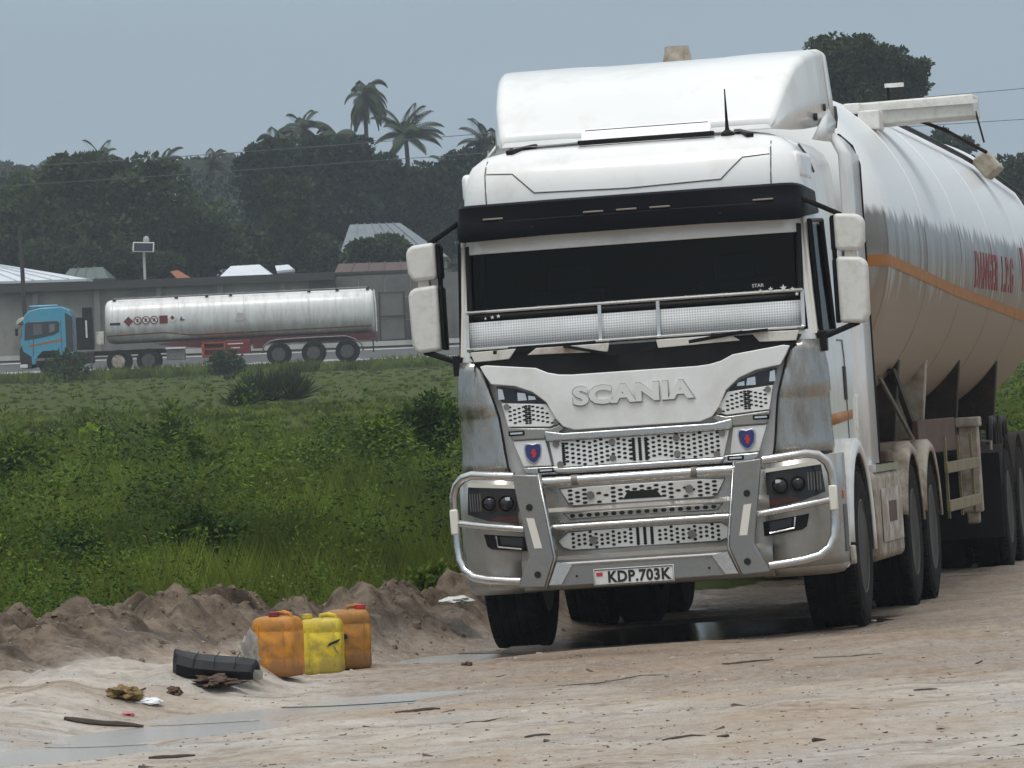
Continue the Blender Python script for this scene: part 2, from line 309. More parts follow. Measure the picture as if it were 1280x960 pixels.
for i in range(len(Zf)):
    y = Yf[i]; x = Xf[i]
    if 12 < y < 70 and -8 < x < 12:
        a = Af[i]
        if a > .04:
            p = Vector((x * 1.5, y * 1.2, 3)); t_ = noise.ridged_multi_fractal(p * 1.3, 1.0, 2.1, 4, 1.0, 2.0)
            c_ = noise.noise(Vector((x * 3.2, y * 2.4, 9))); f__ = noise.fractal(Vector((x * 9, y * 7, 1)), .8, 2, 4)
            Zf[i] += a * (.34 * abs(noise.noise(Vector((x * 1.7, y * 1.0, 3.3)))) + .20 * abs(noise.noise(Vector((x * 4.2, y * 2.6, 8.1)))) + .06 * abs(noise.noise(Vector((x * 11, y * 7, 2.1)))) - .07) + min(1, a * 3) * .012 * noise.noise(Vector((x * 22, y * 18, 0)))
        if low[i] > .05: Zf[i] += 1.05 * low[i] * np.prod([1 - math.exp(-(((x - u_[0]) / u_[2]) ** 2 + ((y - u_[1]) / u_[3]) ** 2) ** 2 * .3) for u_ in PUD]) * (.13 + .15 * noise.noise(Vector((x * 1.4, y * .9, 5))) + .03 * noise.noise(Vector((x * 6, y * 5, 2))))
        lotw = 1 - min(1, a * 2)
        rut = noise.noise(Vector((x * .35, y * 1.1, 4))) * .035 + noise.fractal(Vector((x * 1.6, y * 2.6, 7)), .7, 2.1, 5) * .022 + noise.noise(Vector((x * 9, y * 9, 2))) * .006
        tk = noise.noise(Vector((x * .5, y * .7, 31))); rut += .016 * math.sin((y - .28 * x) * 8 + 3 * tk) * max(0, tk + .15) + (.005 * math.sin(x * 45) * max(0, math.sin((y - .28 * x) * 8 + 3 * tk)) if tk > .1 else 0)
        dep = 0
        for (ux, uy, wx_, wy_, dp) in PUD:
            q_ = ((x - ux) / wx_) ** 2 + ((y - uy) / wy_) ** 2
            if q_ < 9: rut *= 1 - .85 * math.exp(-q_ * q_ * .05); dep = max(dep, dp * math.exp(-q_ * q_ * .5))
        Zf[i] -= dep
        Zf[i] += lotw * rut * (1 if y < 46 or x > .5 else 0)
grass_w = sst(.35, 1.1, Yf - (ridge_y(np.minimum(Xf, .6)) + .3) - np.where(Xf > .6, (Xf - .6) * 2.6, 0))
V = np.stack([Xf, Yf, Zf], 1); ny, nx = X.shape
I = np.arange(ny * nx).reshape(ny, nx); F = np.stack([I[:-1, :-1], I[:-1, 1:], I[1:, 1:], I[1:, :-1]], -1).reshape(-1, 4)
# ground material: sand/mud lot and bank, field green beyond, by a painted border that follows the bank
gm = bpy.data.materials.new('muddy_lot_and_field'); gm.use_nodes = True; t = gm.node_tree; P_ = t.nodes['Principled BSDF']; n = t.nodes.new; l = t.links.new
co = n('ShaderNodeTexCoord')
def nzs(scale, stretch, detail=8, rough=.6, dist=0):
    ma = n('ShaderNodeMapping'); ma.inputs['Scale'].default_value = stretch; l(co.outputs['Object'], ma.inputs[0])
    a = n('ShaderNodeTexNoise'); a.inputs['Scale'].default_value = scale; a.inputs['Detail'].default_value = detail; a.inputs['Roughness'].default_value = rough; a.inputs['Distortion'].default_value = dist; l(ma.outputs[0], a.inputs[0]); return a.outputs[0]
def rng_(v, a, b, c=0, d=1):
    g = n('ShaderNodeMapRange'); g.inputs[1].default_value = a; g.inputs[2].default_value = b; g.inputs[3].default_value = c; g.inputs[4].default_value = d; l(v, g.inputs[0]); return g.outputs[0]
def mixc(f, c1, c2):
    x = n('ShaderNodeMixRGB')
    l(f, x.inputs[0])
    for i, c in ((1, c1), (2, c2)):
        if isinstance(c, tuple): x.inputs[i].default_value = c + (1,)
        else: l(c, x.inputs[i])
    return x.outputs[0]
def math_(op, a, b):
    x = n('ShaderNodeMath'); x.operation = op
    for i, c in ((0, a), (1, b)):
        if isinstance(c, (int, float)): x.inputs[i].default_value = c
        else: l(c, x.inputs[i])
    return x.outputs[0]
big = nzs(.5, (1, 1, 1), 5); mid = nzs(2.2, (1, .9, 1), 8); fine = nzs(14, (1, .8, 1), 8, .7); streak = nzs(1.6, (.7, 3.0, 1), 8, .65, .6)
c = mixc(rng_(mid, .38, .62), (.36, .32, .275), (.50, .46, .405)); c = mixc(rng_(big, .42, .62), c, (.36, .28, .205)); c = mixc(rng_(streak, .52, .66, 0, .75), c, (.20, .14, .095))
c = mixc(rng_(fine, .5, .72, 0, .5), c, (.18, .13, .09)); c = mixc(rng_(fine, .46, .3, 0, .35), c, (.55, .51, .46))
ch = n('ShaderNodeAttribute'); ch.attribute_name = 'churned'; c = mixc(rng_(math_('ADD', ch.outputs['Fac'], rng_(mid, .3, .7, -.45, .45)), .35, .95, 0, .75), c, mixc(rng_(fine, .4, .65), (.27, .20, .145), (.17, .115, .075)))
ba = n('ShaderNodeAttribute'); ba.attribute_name = 'bank'
bk = mixc(rng_(mid, .4, .6), (.05, .038, .028), (.20, .155, .115)); bk = mixc(rng_(fine, .45, .65, 0, .6), bk, (.04, .027, .02)); bk = mixc(rng_(streak, .54, .7, 0, .8), bk, (.26, .215, .16))
c = mixc(rng_(math_('ADD', ba.outputs['Fac'], rng_(mid, .3, .7, -.25, .25)), .25, .6), c, bk)
ga = n('ShaderNodeAttribute'); ga.attribute_name = 'grass'; g1 = nzs(.12, (1, 1, 1), 6); g2 = nzs(1.5, (1, .5, 1), 6)
gc = mixc(rng_(g1, .4, .62), (.048, .064, .012), (.062, .076, .017)); gc = mixc(rng_(g2, .45, .7, 0, .5), gc, (.04, .055, .01))
gf = rng_(math_('ADD', ga.outputs['Fac'], rng_(mid, .3, .7, -.3, .3)), .35, .65)
c = mixc(gf, c, gc); l(c, P_.inputs['Base Color'])
wet = rng_(math_('ADD', nzs(.7, (.8, 1.6, 1), 6), rng_(fine, .3, .7, -.1, .1)), .40, .58)
l(rng_(math_('MAXIMUM', math_('MAXIMUM', wet, gf), math_('MULTIPLY', ba.outputs['Fac'], .7)), 0, 1, .22, .9), P_.inputs['Roughness']); l(rng_(math_('MAXIMUM', gf, ba.outputs['Fac']), 0, 1, .5, .08), P_.inputs['Specular IOR Level'])
bh = n('ShaderNodeBump'); bh.inputs['Strength'].default_value = .8; bh.inputs['Distance'].default_value = .03; l(math_('ADD', fine, math_('MULTIPLY', nzs(60, (1, 1, 1), 5), .4)), bh.inputs['Height']); l(bh.outputs[0], P_.inputs['Normal'])
go = npmesh('ground', V, F, gm, smooth=True); tag(go, kind='structure')
at_ = go.data.attributes.new('grass', 'FLOAT', 'POINT'); at_.data.foreach_set('value', grass_w.astype(np.float32))
at_ = go.data.attributes.new('bank', 'FLOAT', 'POINT'); at_.data.foreach_set('value', np.clip(Af * 1.2, 0, 1).astype(np.float32))
chv = sst(30.5, 33.5, Yf + .5 * Xf) * sst(-1.6, -.6, Xf); at_ = go.data.attributes.new('churned', 'FLOAT', 'POINT'); at_.data.foreach_set('value', chv.astype(np.float32))
# puddles: flat sheets of water that fill the low places, plus dark water added under the truck as shade
wm2 = mat('shade_puddle_water', (.05, .042, .034), .08, bump=.15, bscale=14, spec=1.0)  # dark water under the truck, added to blacken its shadow
wm = mat('puddle_water', (.33, .31, .28), .16, bump=.5, bscale=30, spec=1.0)
def surf_at(px, py):                                           # point of the real ground surface seen at a pixel
    d = at(px, py, 1) - Vector((0, 0, HC)); d /= d.y; y = 20.0
    while y < 60:
        p = Vector((0, 0, HC)) + d * y
        if p.z <= zat(p.x, p.y): return p
        y += .03
    return p
def zat(x, y):                                                  # exact height of the ground mesh
    i = int(np.searchsorted(ys, y)) - 1; j = int(np.searchsorted(xs, x)) - 1; i = max(0, min(i, ny - 2)); j = max(0, min(j, nx - 2))
    u = (x - xs[j]) / (xs[j + 1] - xs[j]); v = (y - ys[i]) / (ys[i + 1] - ys[i]); Zg = ZG
    return (Zg[i, j] * (1 - u) + Zg[i, j + 1] * u) * (1 - v) + (Zg[i + 1, j] * (1 - u) + Zg[i + 1, j + 1] * u) * v
ZG = Zf.reshape(ny, nx)
for ux, uy, wx_, wy_, dp in PUD:
    mb = MB(); k = 32; z0 = lotz(ux, uy) - dp * .42
    V = []
    for i in range(k): a = 2 * PI * i / k; V.append((ux + math.cos(a) * wx_ * 1.4, uy + math.sin(a) * wy_ * 1.4, z0 - (LN.x * math.cos(a) * wx_ * 1.4 + LN.y * math.sin(a) * wy_ * 1.4) / LN.z))
    tag(mb.add(V, [tuple(range(k))]).build('puddle_or_added_shade', wm if wx_ < 1 else wm2, smooth=0), kind='structure')
# ------------------------------------------------------------------ road with kerbs and edge lines
asph = mat('wet_asphalt', (.05, .052, .055), .5, col2=(.04, .041, .043), nscale=.6, bump=.1, bscale=20)
line = mat('road_line_paint', (.62, .62, .60), .5, dirt=(.25, .25, .25), amt=.6, dscale=2); kerbm = mat('kerb_concrete', (.48, .47, .45), .8, dirt=(.25, .24, .22), amt=.6, dscale=1.5)
def roadz(y): return float(np.interp(y, [272, 273.4, 275.3, 287.6, 289], [.52, .55, .60, 1.40, 1.62]))
def strip(name, y0, y1, lift, m, x0=-400, x1=400, kind='structure'):
    mb = MB(); k = 40; mb.sheet([[(x0 + (x1 - x0) * i / k, y, roadz(y) + lift) for i in range(k + 1)] for y in (y0, y1)]); return tag(mb.build(name, m, smooth=0), kind=kind)
strip('road', 275.3, 287.6, .03, asph); strip('road_edge_line', 279.6, 280.1, .036, line); strip('road_edge_line', 286.2, 286.6, .036, line)
mb = MB()
for i in range(-16, 17): mb.sheet([[(i * 12 + q, y, roadz(y) + .036) for q in (0, 5)] for y in (280.3, 280.6)])
tag(mb.build('road_centre_line', line, smooth=0), kind='structure')
mb = MB(); mb.box((0, 287.85, 1.62), (800, .4, .22)); tag(mb.build('road_kerb', kerbm, smooth=0), kind='structure')
# ================================================================== the near truck (local: X to the photo's right, Y to the rear, Z up)
truck = empty('tanker_truck', 'big white truck with steel bull bar and white gas tank parked on the wet lot', 'truck')
truck.matrix_world = TR.to_4x4(); truck.location = TO
def mir(poly): return [(-p[0], p[1]) for p in poly]
def both(name, poly, y0, y1, m, parent=truck, bend=True, bevel=.004, label=None):
    r = []
    for pl in (poly, mir(poly)):
        o = MB().prism(pl, y0, y1).build(name, m, parent, bend=bend, bevel=bevel); r.append(o)
        if label: o['label'] = label
    return r
# ---- cab shell: rounded plan sections stacked upward, with openings for the screen and the door windows
LEV = [(1.0, 1.15, .10), (1.2, 1.15, .09), (1.5, 1.15, .09), (1.86, 1.15, .10), (1.93, 1.145, .115), (2.1, 1.135, .15), (2.35, 1.12, .19), (2.60, 1.11, .23), (2.70, 1.10, .24), (2.85, 1.09, .24), (2.95, 1.085, .25), (3.04, 1.07, .28), (3.11, 1.035, .33), (3.165, .97, .41), (3.20, .88, .55), (3.225, .74, .8), (3.235, .3, 1.2)]
RC_ = .17
def cab_fw(z):
    zs = [q[0] for q in LEV]; return float(np.interp(z, zs, [q[1] for q in LEV])), float(np.interp(z, zs, [q[2] for q in LEV]))
def cabY(x, z):
    w, f = cab_fw(z); a = abs(x); y = f + bendy(x)
    if a > w - RC_: q = min(a - (w - RC_), RC_); y += RC_ - math.sqrt(max(0, RC_ ** 2 - q * q))
    return y
def ring(w, f, rear=2.3):
    p = [(w, rear), (w, 1.9), (w, 1.22), (w, 1.14), (w, .85), (w, .62), (w, f + bendy(w) + RC_)]
    for i in range(1, 6):
        a = PI / 2 * i / 6; x = w - RC_ + RC_ * math.cos(a); p.append((x, f + bendy(x) + RC_ - RC_ * math.sin(a)))
    for x in (w - RC_, (w - RC_) * .75, (w - RC_) * .5, (w - RC_) * .25, 0): p.append((x, f + bendy(x)))
    return p + [(-x, y) for x, y in p[::-1][1:]]
def cab_loft(off, m, name, skipwin=True):
    mb = MB(); R_ = [[Vector((x * (1 - off / 1.1), y + (off if y < 1 else -off), z - (off if z > 3 else 0))) for x, y in ring(w, f)] for z, w, f in LEV]
    n_ = len(R_[0])
    for i in range(len(R_) - 1):
        z = (LEV[i][0] + LEV[i + 1][0]) / 2
        for k in range(n_ - 1):
            c = (R_[i][k] + R_[i][k + 1]) / 2
            front = 11 <= k <= n_ - 13
            side = (3 <= k <= 5) or (3 <= n_ - 2 - k <= 5)
            if skipwin and 1.93 < z < 2.6 and (front or side): continue
            if skipwin and 1.93 < z < 2.6 and (k in (9, 10) or n_ - 2 - k in (9, 10)): continue
            mb.add([R_[i][k], R_[i][k + 1], R_[i + 1][k + 1], R_[i + 1][k]], [(0, 1, 2, 3)])
    mb.add(R_[-1], [tuple(range(n_))]); mb.add(R_[0], [tuple(range(n_))])
    for i in range(len(R_) - 1): mb.add([R_[i][0], R_[i + 1][0], R_[i + 1][-1], R_[i][-1]], [(0, 1, 2, 3)])
    return mb.build(name, m, truck, merge=True, smooth=50)
cab_loft(0, M['white'], 'cab_shell'); cab_loft(.035, M['cloth'], 'cab_lining')
# glazing
def front_sheet(x0, x1, z0, z1, off, nx_=16, nz_=6):
    return [[(x0 + (x1 - x0) * i / nx_, cabY(x0 + (x1 - x0) * i / nx_, z0 + (z1 - z0) * j / nz_) + off, z0 + (z1 - z0) * j / nz_) for i in range(nx_ + 1)] for j in range(nz_ + 1)]
MB().sheet(front_sheet(-1.075, 1.075, 1.925, 2.61, .004, 28)).build('windscreen', M['glass'], truck)
for s_ in (-1, 1):
    mb = MB()
    mb.sheet([[(s_ * (cab_fw(z)[0] + .004), y, z) for y in (.34, .7, 1.16)] for z in (1.925, 2.1, 2.35, 2.61)])
    mb.build('side_window', M['sideglass'], truck)
    mb = MB(); P4 = [(s_ * 1.155, .40, 1.91), (s_ * 1.125, .43, 2.62), (s_ * 1.12, 1.15, 2.64), (s_ * 1.155, 1.15, 1.92)]
    mb.tube(P4, .018, 6, closed=True); mb.build('window_rubber', M['black'], truck)
    mb = MB(); mb.tube([(s_ * 1.135, .29, 1.90), (s_ * 1.115, .33, 2.2), (s_ * 1.10, .38, 2.62), (s_ * 1.09, .40, 2.72)], .014, 8); mb.build('pillar_trim', M['cream'], truck)
    mb = MB(); mb.tube([(s_ * 1.06, cabY(1.06, z) - .004, z) for z in (1.93, 2.1, 2.3, 2.6)], .022, 8); mb.build('screen_pillar', M['black'], truck)
# seats, seen dimly through the glass
for x in (-.55, .55):
    mb = MB(); mb.box((x, 1.15, 1.95), (.5, .14, .7)).box((x, 1.15, 2.36), (.28, .1, .2)).box((x, .9, 1.65), (.5, .5, .15)); mb.build('seat', M['cloth'], truck, bevel=.03)
MB().lathe([(-.02, .22), (.02, .22)], (.55, .48, 1.93), 'y', 20).build('steering_wheel', M['cloth'], truck)
# white shade strip above the screen, sun visor sweeping round to the doors
MB().sheet(front_sheet(-1.06, 1.06, 2.548, 2.66, -.012, 20)).build('shade_strip', M['white'], truck, solid=.012)
path = [(1.125, .98), (1.125, .44), (1.115, .29), (1.085, .185), (1.02, .14), (.5, .10), (0, .085)]; path = path + [(-x, y) for x, y in path[::-1][1:]]
prof = [(.0, 2.635), (-.004, 2.65), (-.0, 2.74), (.006, 2.746), (.012, 2.845), (.03, 2.86), (.16, 2.865), (.13, 2.66)]
mb = MB(); rows = []
for i, (x, y) in enumerate(path):
    a = Vector(path[max(i - 1, 0)] + (0,)); b = Vector(path[min(i + 1, len(path) - 1)] + (0,)); d = (b - a).normalized(); nrm = Vector((d.y, -d.x, 0)) * 1
    if nrm.dot(Vector((-x, .6 - y, 0))) < 0: nrm = -nrm
    side = abs(x) > 1.1
    rows.append([(x + nrm.x * q, y + nrm.y * q, z + (.05 * max(0, (y - .1)) if z < 2.7 else -.03 * max(0, y - .1)) - (.012 if z < 2.65 and .55 < abs(x) and not side else 0)) for q, z in prof])
rows = [r + [r[0]] for r in rows]; mb.sheet(rows); nn = len(rows[0]); mb.add(rows[0][:-1], [tuple(range(nn - 1))]); mb.add(rows[-1][:-1], [tuple(range(nn - 1))])
visor = mb.build('sun_visor', M['gloss'], truck, smooth=40)
for x in (-.854, -.203, .01, .222, .875):
    y = np.interp(abs(x), [0, .5, .95], [.085, .10, .133]); MB().box((x, y + .008, 2.762), (.13, .02, .011), rot=(0, 0, 0)).build('marker_light', M['markerlens'], visor, bevel=.003)
for x in (-.6, .6): MB().tube([(x, cabY(x, 2.66) , 2.66), (x, cabY(x, 2.64) - .15, 2.70)], .012, 6).build('visor_bracket', M['black'], visor)
# roof panel joints
def seam(pts, name='panel_joint', r=.0045, m=None, parent=truck):
    q = []
    for (a, b) in zip(pts[:-1], pts[1:]):
        k = max(2, int((Vector(b) - Vector(a)).length / .05))
        for i in range(k): f = i / k; x = a[0] + (b[0] - a[0]) * f; z = a[1] + (b[1] - a[1]) * f; q.append((x, cabY(x, z) - .001, z))
    q.append((pts[-1][0], cabY(*pts[-1]) - .001, pts[-1][1])); return MB().tube(q, r, 6).build(name, m or M['seam'], parent)
for s_ in (-1, 1): seam([(s_ * .915, 3.14), (s_ * .92, 3.05), (s_ * .915, 2.86)])
seam([(-.91, 3.055), (-.74, 3.045), (-.68, 2.99), (-.60, 2.915), (0, 2.90), (.60, 2.915), (.68, 2.99), (.74, 3.045), (.91, 3.055)])
for s_ in (-1, 1):     # raised pod on each upper corner of the roof
    mb = MB(); mb.box((s_ * 1.06, .75, 2.98), (.07, .62, .18)); mb.build('roof_corner_pod', M['white'], truck, bevel=.035, seg=4)
    MB().tube([(s_ * 1.03, .95, 3.13), (s_ * 1.075, 1.02, 3.05), (s_ * 1.10, 1.1, 2.95)], .008, 6).build('roof_strake', M['seam'], truck)
# roof hatch deflector, antenna, brackets
mb = MB(); mb.box((.1, .58, 3.262), (.84, .012, .075), rot=(-.5, 0, 0)); mb.build('hatch_panel', M['white'], truck, bevel=.004)
mb = MB(); mb.box((.1, .56, 3.222), (.88, .06, .03)).box((.1, .62, 3.297), (.80, .04, .012)); mb.build('hatch_frame', M['black'], truck, bevel=.006)
mb = MB(); mb.lathe([(0, .045), (.02, .04), (.04, .015), (.06, .012), (.12, .009), (.30, .004)], (.62, .6, 3.20), 'z', 12); mb.build('antenna', M['black'], truck)
for s_ in (-1, 1):
    mb = MB(); mb.bar((s_ * .78, .48, 3.19), (s_ * .66, .8, 3.235), .05, .03).box((s_ * .60, .85, 3.25), (.22, .05, .03)); mb.build('deflector_bracket', M['black'], truck, bevel=.008)
# ---- roof air deflector: sections along Y
def fair_rows(ysec, inset=0):
    rows = []
    for y, zt, wb, wt in ysec:
        r = .05 if zt > 3.5 else .04; zb = 3.235 + max(0, y - 1.3) * .075; wt2 = wt - inset; wb2 = wb - inset; zt2 = zt - inset; p = [(wb2, y, zb), (wb2 * .6 + wt2 * .4, y, zb + (zt2 - zb) * .4)]
        rr = min(r, max(.01, zt2 - zb - .01))
        for i in range(7): a = PI / 2 * i / 6; p.append((wt2 - rr + rr * math.cos(a), y, zt2 - rr + rr * math.sin(a)))
        for q in (.7, .55, .35, .15, 0): p.append((wt2 * q, y, zt2 - (.008 if q < .5 else 0)))
        rows.append(p + [(-x, y_, z) for x, y_, z in p[::-1][1:]])
    return rows
SEC = [(.82, 3.27, .88, .87), (.90, 3.34, .91, .90), (1.15, 3.54, .97, .95), (1.45, 3.68, 1.01, .985), (1.75, 3.75, 1.05, 1.02), (2.0, 3.785, 1.075, 1.045), (2.3, 3.80, 1.095, 1.065)]
rows = fair_rows(SEC); mb = MB().sheet(rows); mb.add(rows[0], [tuple(range(len(rows[0])))]); mb.build('roof_deflector', M['white'], truck, smooth=50, solid=.012)
rows = fair_rows([(2.3, 3.795, 1.093, 1.062), (2.325, 3.795, 1.093, 1.062)]); MB().sheet(rows).build('deflector_gasket', M['black'], truck, solid=.014)
rows = fair_rows([(2.325, 3.805, 1.10, 1.07), (2.45, 3.80, 1.11, 1.075)]); MB().sheet(rows).build('deflector_lip', M['white'], truck, solid=.014)
for (y, z) in ((1.75, 3.335), (2.1, 3.41)):
    for s_ in (-1, 1): MB().lathe([(0, .026), (.02, .024), (.022, 0)], (s_ * (1.055 if y < 2 else 1.075) - (.022 if s_ < 0 else 0), y, z), 'x', 12).build('bolt', M['chassis'], truck)
# ---- side extenders behind the doors
for s_ in (-1, 1):
    mb = MB(); mb.sheet([[(s_ * 1.15, 2.28, z), (s_ * 1.175, 2.6, z), (s_ * 1.19, 2.93, z)] for z in (.98, 1.6, 2.6, 2.95, 3.1)] + [[(s_ * 1.08, 2.28, 3.26), (s_ * 1.12, 2.6, 3.22), (s_ * 1.15, 2.88, 3.17)]]); mb.build('side_extender', M['white'], truck, solid=.03)
    mb = MB(); mb.tube([(s_ * 1.10, 2.7, 3.24), (s_ * 1.16, 2.9, 3.17), (s_ * 1.195, 2.95, 3.05), (s_ * 1.195, 2.97, 2.5), (s_ * 1.195, 2.97, 1.0)], .02, 8); mb.build('extender_rubber', M['black'], truck)
    mb = MB(); mb.add([(s_ * 1.09, 1.3, 3.17), (s_ * 1.09, 2.35, 3.19), (s_ * 1.11, 2.5, 3.33), (s_ * 1.085, 2.3, 3.41)], [(0, 1, 2, 3)]); mb.build('deflector_gusset', M['white'], truck, solid=.02)
    mb = MB(); mb.box((s_ * 1.1, 2.52, 3.36), (.04, .14, .1), rot=(.6, 0, 0)); mb.build('rear_hinge', M['chassis'], truck, bevel=.01)
# door joints, handle, stripe, side marker
for s_ in (-1, 1):
    mb = MB(); q = s_ * 1.152
    mb.tube([(q, .36, 1.02), (q, .30, 1.5), (q, .32, 1.88)], .006, 5).build('door_joint', M['seam'], truck)
    MB().tube([(q, 1.30, 1.86), (q, 1.6, 1.86), (q, 1.66, 1.75), (q, 1.66, 1.1)], .005, 5).build('door_joint', M['seam'], truck)
    MB().box((q, 1.62, 1.58), (.012, .15, .22)).build('door_handle', M['black'], truck, bevel=.012)
    mb = MB(); mb.add([(s_ * 1.1535, y, z) for y, z in ((.34, 1.30), (1.95, 1.345), (1.95, 1.405), (.34, 1.375))], [(0, 1, 2, 3)]); mb.build('cab_stripe', M['orange'], truck, solid=.003)
# ---- front face
both('hood_half', [(0, 1.742), (-.40, 1.742), (-.48, 1.748), (-.555, 1.765), (-.63, 1.80), (-.95, 1.838), (-.99, 1.832), (-.965, 1.78), (-.925, 1.715), (-.77, 1.693), (-.66, 1.65), (-.575, 1.58), (-.525, 1.478), (-.475, 1.418), (-.40, 1.392), (0, 1.388)], .012, .10, M['white'], bevel=0)
for o in [o for o in truck.children if o.name.startswith('hood_half')]: bpy.data.objects.remove(o)
H = [(0, 1.742), (-.40, 1.742), (-.48, 1.748), (-.555, 1.765), (-.63, 1.80), (-.95, 1.838), (-.99, 1.832), (-.965, 1.78), (-.925, 1.715), (-.77, 1.693), (-.66, 1.65), (-.575, 1.58), (-.525, 1.478), (-.475, 1.418), (-.40, 1.392), (0, 1.388)]
hood = MB().prism(H[1:-1] + [(-x, z) for x, z in H[1:-1]][::-1], .005, .10).build('hood', M['white'], truck, bend=True, bevel=.014, seg=3)
text_obj('raised_lettering', 'SCANIA', .77, .118, M['letter'], hood, lambda x, y, z: (x - .012, bendy(x) + .001 - z, y + 1.603), extrude=.012, offset=.05, spacing=1.06)
text_obj('lettering_shadow_gap', 'SCANIA', .79, .134, M['letterrim'], hood, lambda x, y, z: (x - .010, bendy(x) + .004 - z, y + 1.601), extrude=.001, offset=.062, spacing=1.06)
# black cowl under the screen, wipers
MB().prism([(-1.02, 1.84), (-.99, 1.80), (-.6, 1.74), (.6, 1.74), (.99, 1.80), (1.02, 1.84), (1.06, 1.90), (.9, 1.915), (-.9, 1.915), (-1.06, 1.90)], .045, .115).build('wiper_cowl', M['black'], truck, bend=True)
both('cowl_corner', [(-1.03, 1.862), (-.80, 1.868), (-.75, 1.93), (-1.05, 1.925)], .03, .07, M['dirtywhite'])
both('cowl_strip', [(-.68, 1.885), (-.16, 1.872), (-.15, 1.925), (-.62, 1.925)], .034, .07, M['dirtywhite'])
for (xa, xb) in ((-.10, -.78), (.86, .14)):
    mb = MB(); z0, z1 = 1.845, 1.915
    mb.bar((xa, cabY(xa, 1.86) - .085, z0 if xa < 0 else 1.94), ((xa + xb) / 2, cabY((xa + xb) / 2, 1.9) - .085, 1.925), .022, .018).bar(((xa + xb) / 2 + .2, cabY(0, 1.9) - .06, 1.937), (xb - .12, cabY(xb, 1.9) - .06, 1.915 if xa < 0 else 1.86), .015, .022)
    mb.build('wiper', M['black'], truck)
# screen guard of fine mesh in a chrome frame
def gy(x, z): return cabY(x, z) - .055
guard = sub('screen_guard', truck)
GX = [i * .1075 for i in range(-10, 11)]
MB().sheet([[(x, cabY(x, z) - .04, z) for x in GX] for z in (1.955, 2.03, 2.115)]).build('mesh_panel', M['mesh'], guard, solid=.004)
MB().sheet([[(x, cabY(x, z) - .02, z) for x in GX] for z in (2.115, 2.16)]).build('backing_strip', M['black'], guard, solid=.004)
for z, r in ((2.178, .013), (1.945, .011)): MB().tube([(x, gy(x, z), z) for x in GX], r, 8).build('guard_rail', M['chrome'], guard)
for x in (-.205, .168, -1.075, 1.075): MB().bar((x, gy(x, 1.95), 1.945), (x, gy(x, 2.17), 2.18), .022, .014, upv=(0, 1, 0)).build('guard_post', M['chrome'], guard)
def star(cx, cz, r):
    p = []
    for i in range(10): a = PI / 2 + i * PI / 5; q = r if i % 2 == 0 else r * .42; p.append((cx + q * math.cos(a), cz + q * math.sin(a)))
    return p
for cx, cz, r in ((.965, 2.197, .03), (.885, 2.195, .022), (1.02, 2.187, .02), (.82, 2.188, .018), (1.045, 2.155, .018), (-.86, 2.145, .018), (-.90, 2.14, .016), (-.945, 2.135, .012)):
    y = cabY(cx, cz) - .072; MB().prism(star(cx, cz, r * .8), y, y + .003).build('star_sticker', M['plate'], guard, smooth=0)
text_obj('small_script', 'STAR', .075, .022, M['plate'], guard, lambda x, y, z: (x + .80, cabY(.8, 2.22) - .012 - z, y + 2.225), extrude=.001, offset=.01)
# upper lamps, perforated corner plates, bands, badges
lampP = [(-.897, 1.70), (-.775, 1.677), (-.665, 1.635), (-.585, 1.575), (-.868, 1.598)]
perfP = [(-.866, 1.59), (-.578, 1.567), (-.50, 1.445), (-.565, 1.423), (-.835, 1.44)]
def inpoly(x, z, P):
    c = False; j = len(P) - 1
    for i in range(len(P)):
        if (P[i][1] > z) != (P[j][1] > z) and x < (P[j][0] - P[i][0]) * (z - P[i][1]) / (P[j][1] - P[i][1]) + P[i][0]: c = not c
        j = i
    return c
def perforate(parent, pts, y, w=.026, h=.011):
    mb = MB(); w *= 1.12; h *= 1.3
    for x, z in pts:
        P = [(x - w / 2, z), (x - w / 4, z - h / 2), (x + w / 4, z - h / 2), (x + w / 2, z), (x + w / 4, z + h / 2), (x - w / 4, z + h / 2)]
        mb.prism(P, y + bendy(x) - .0015, y + bendy(x) + .001)
    o = mb.build('perforation', M['hole'], parent, smooth=0); o['kind'] = 'stuff'; return o
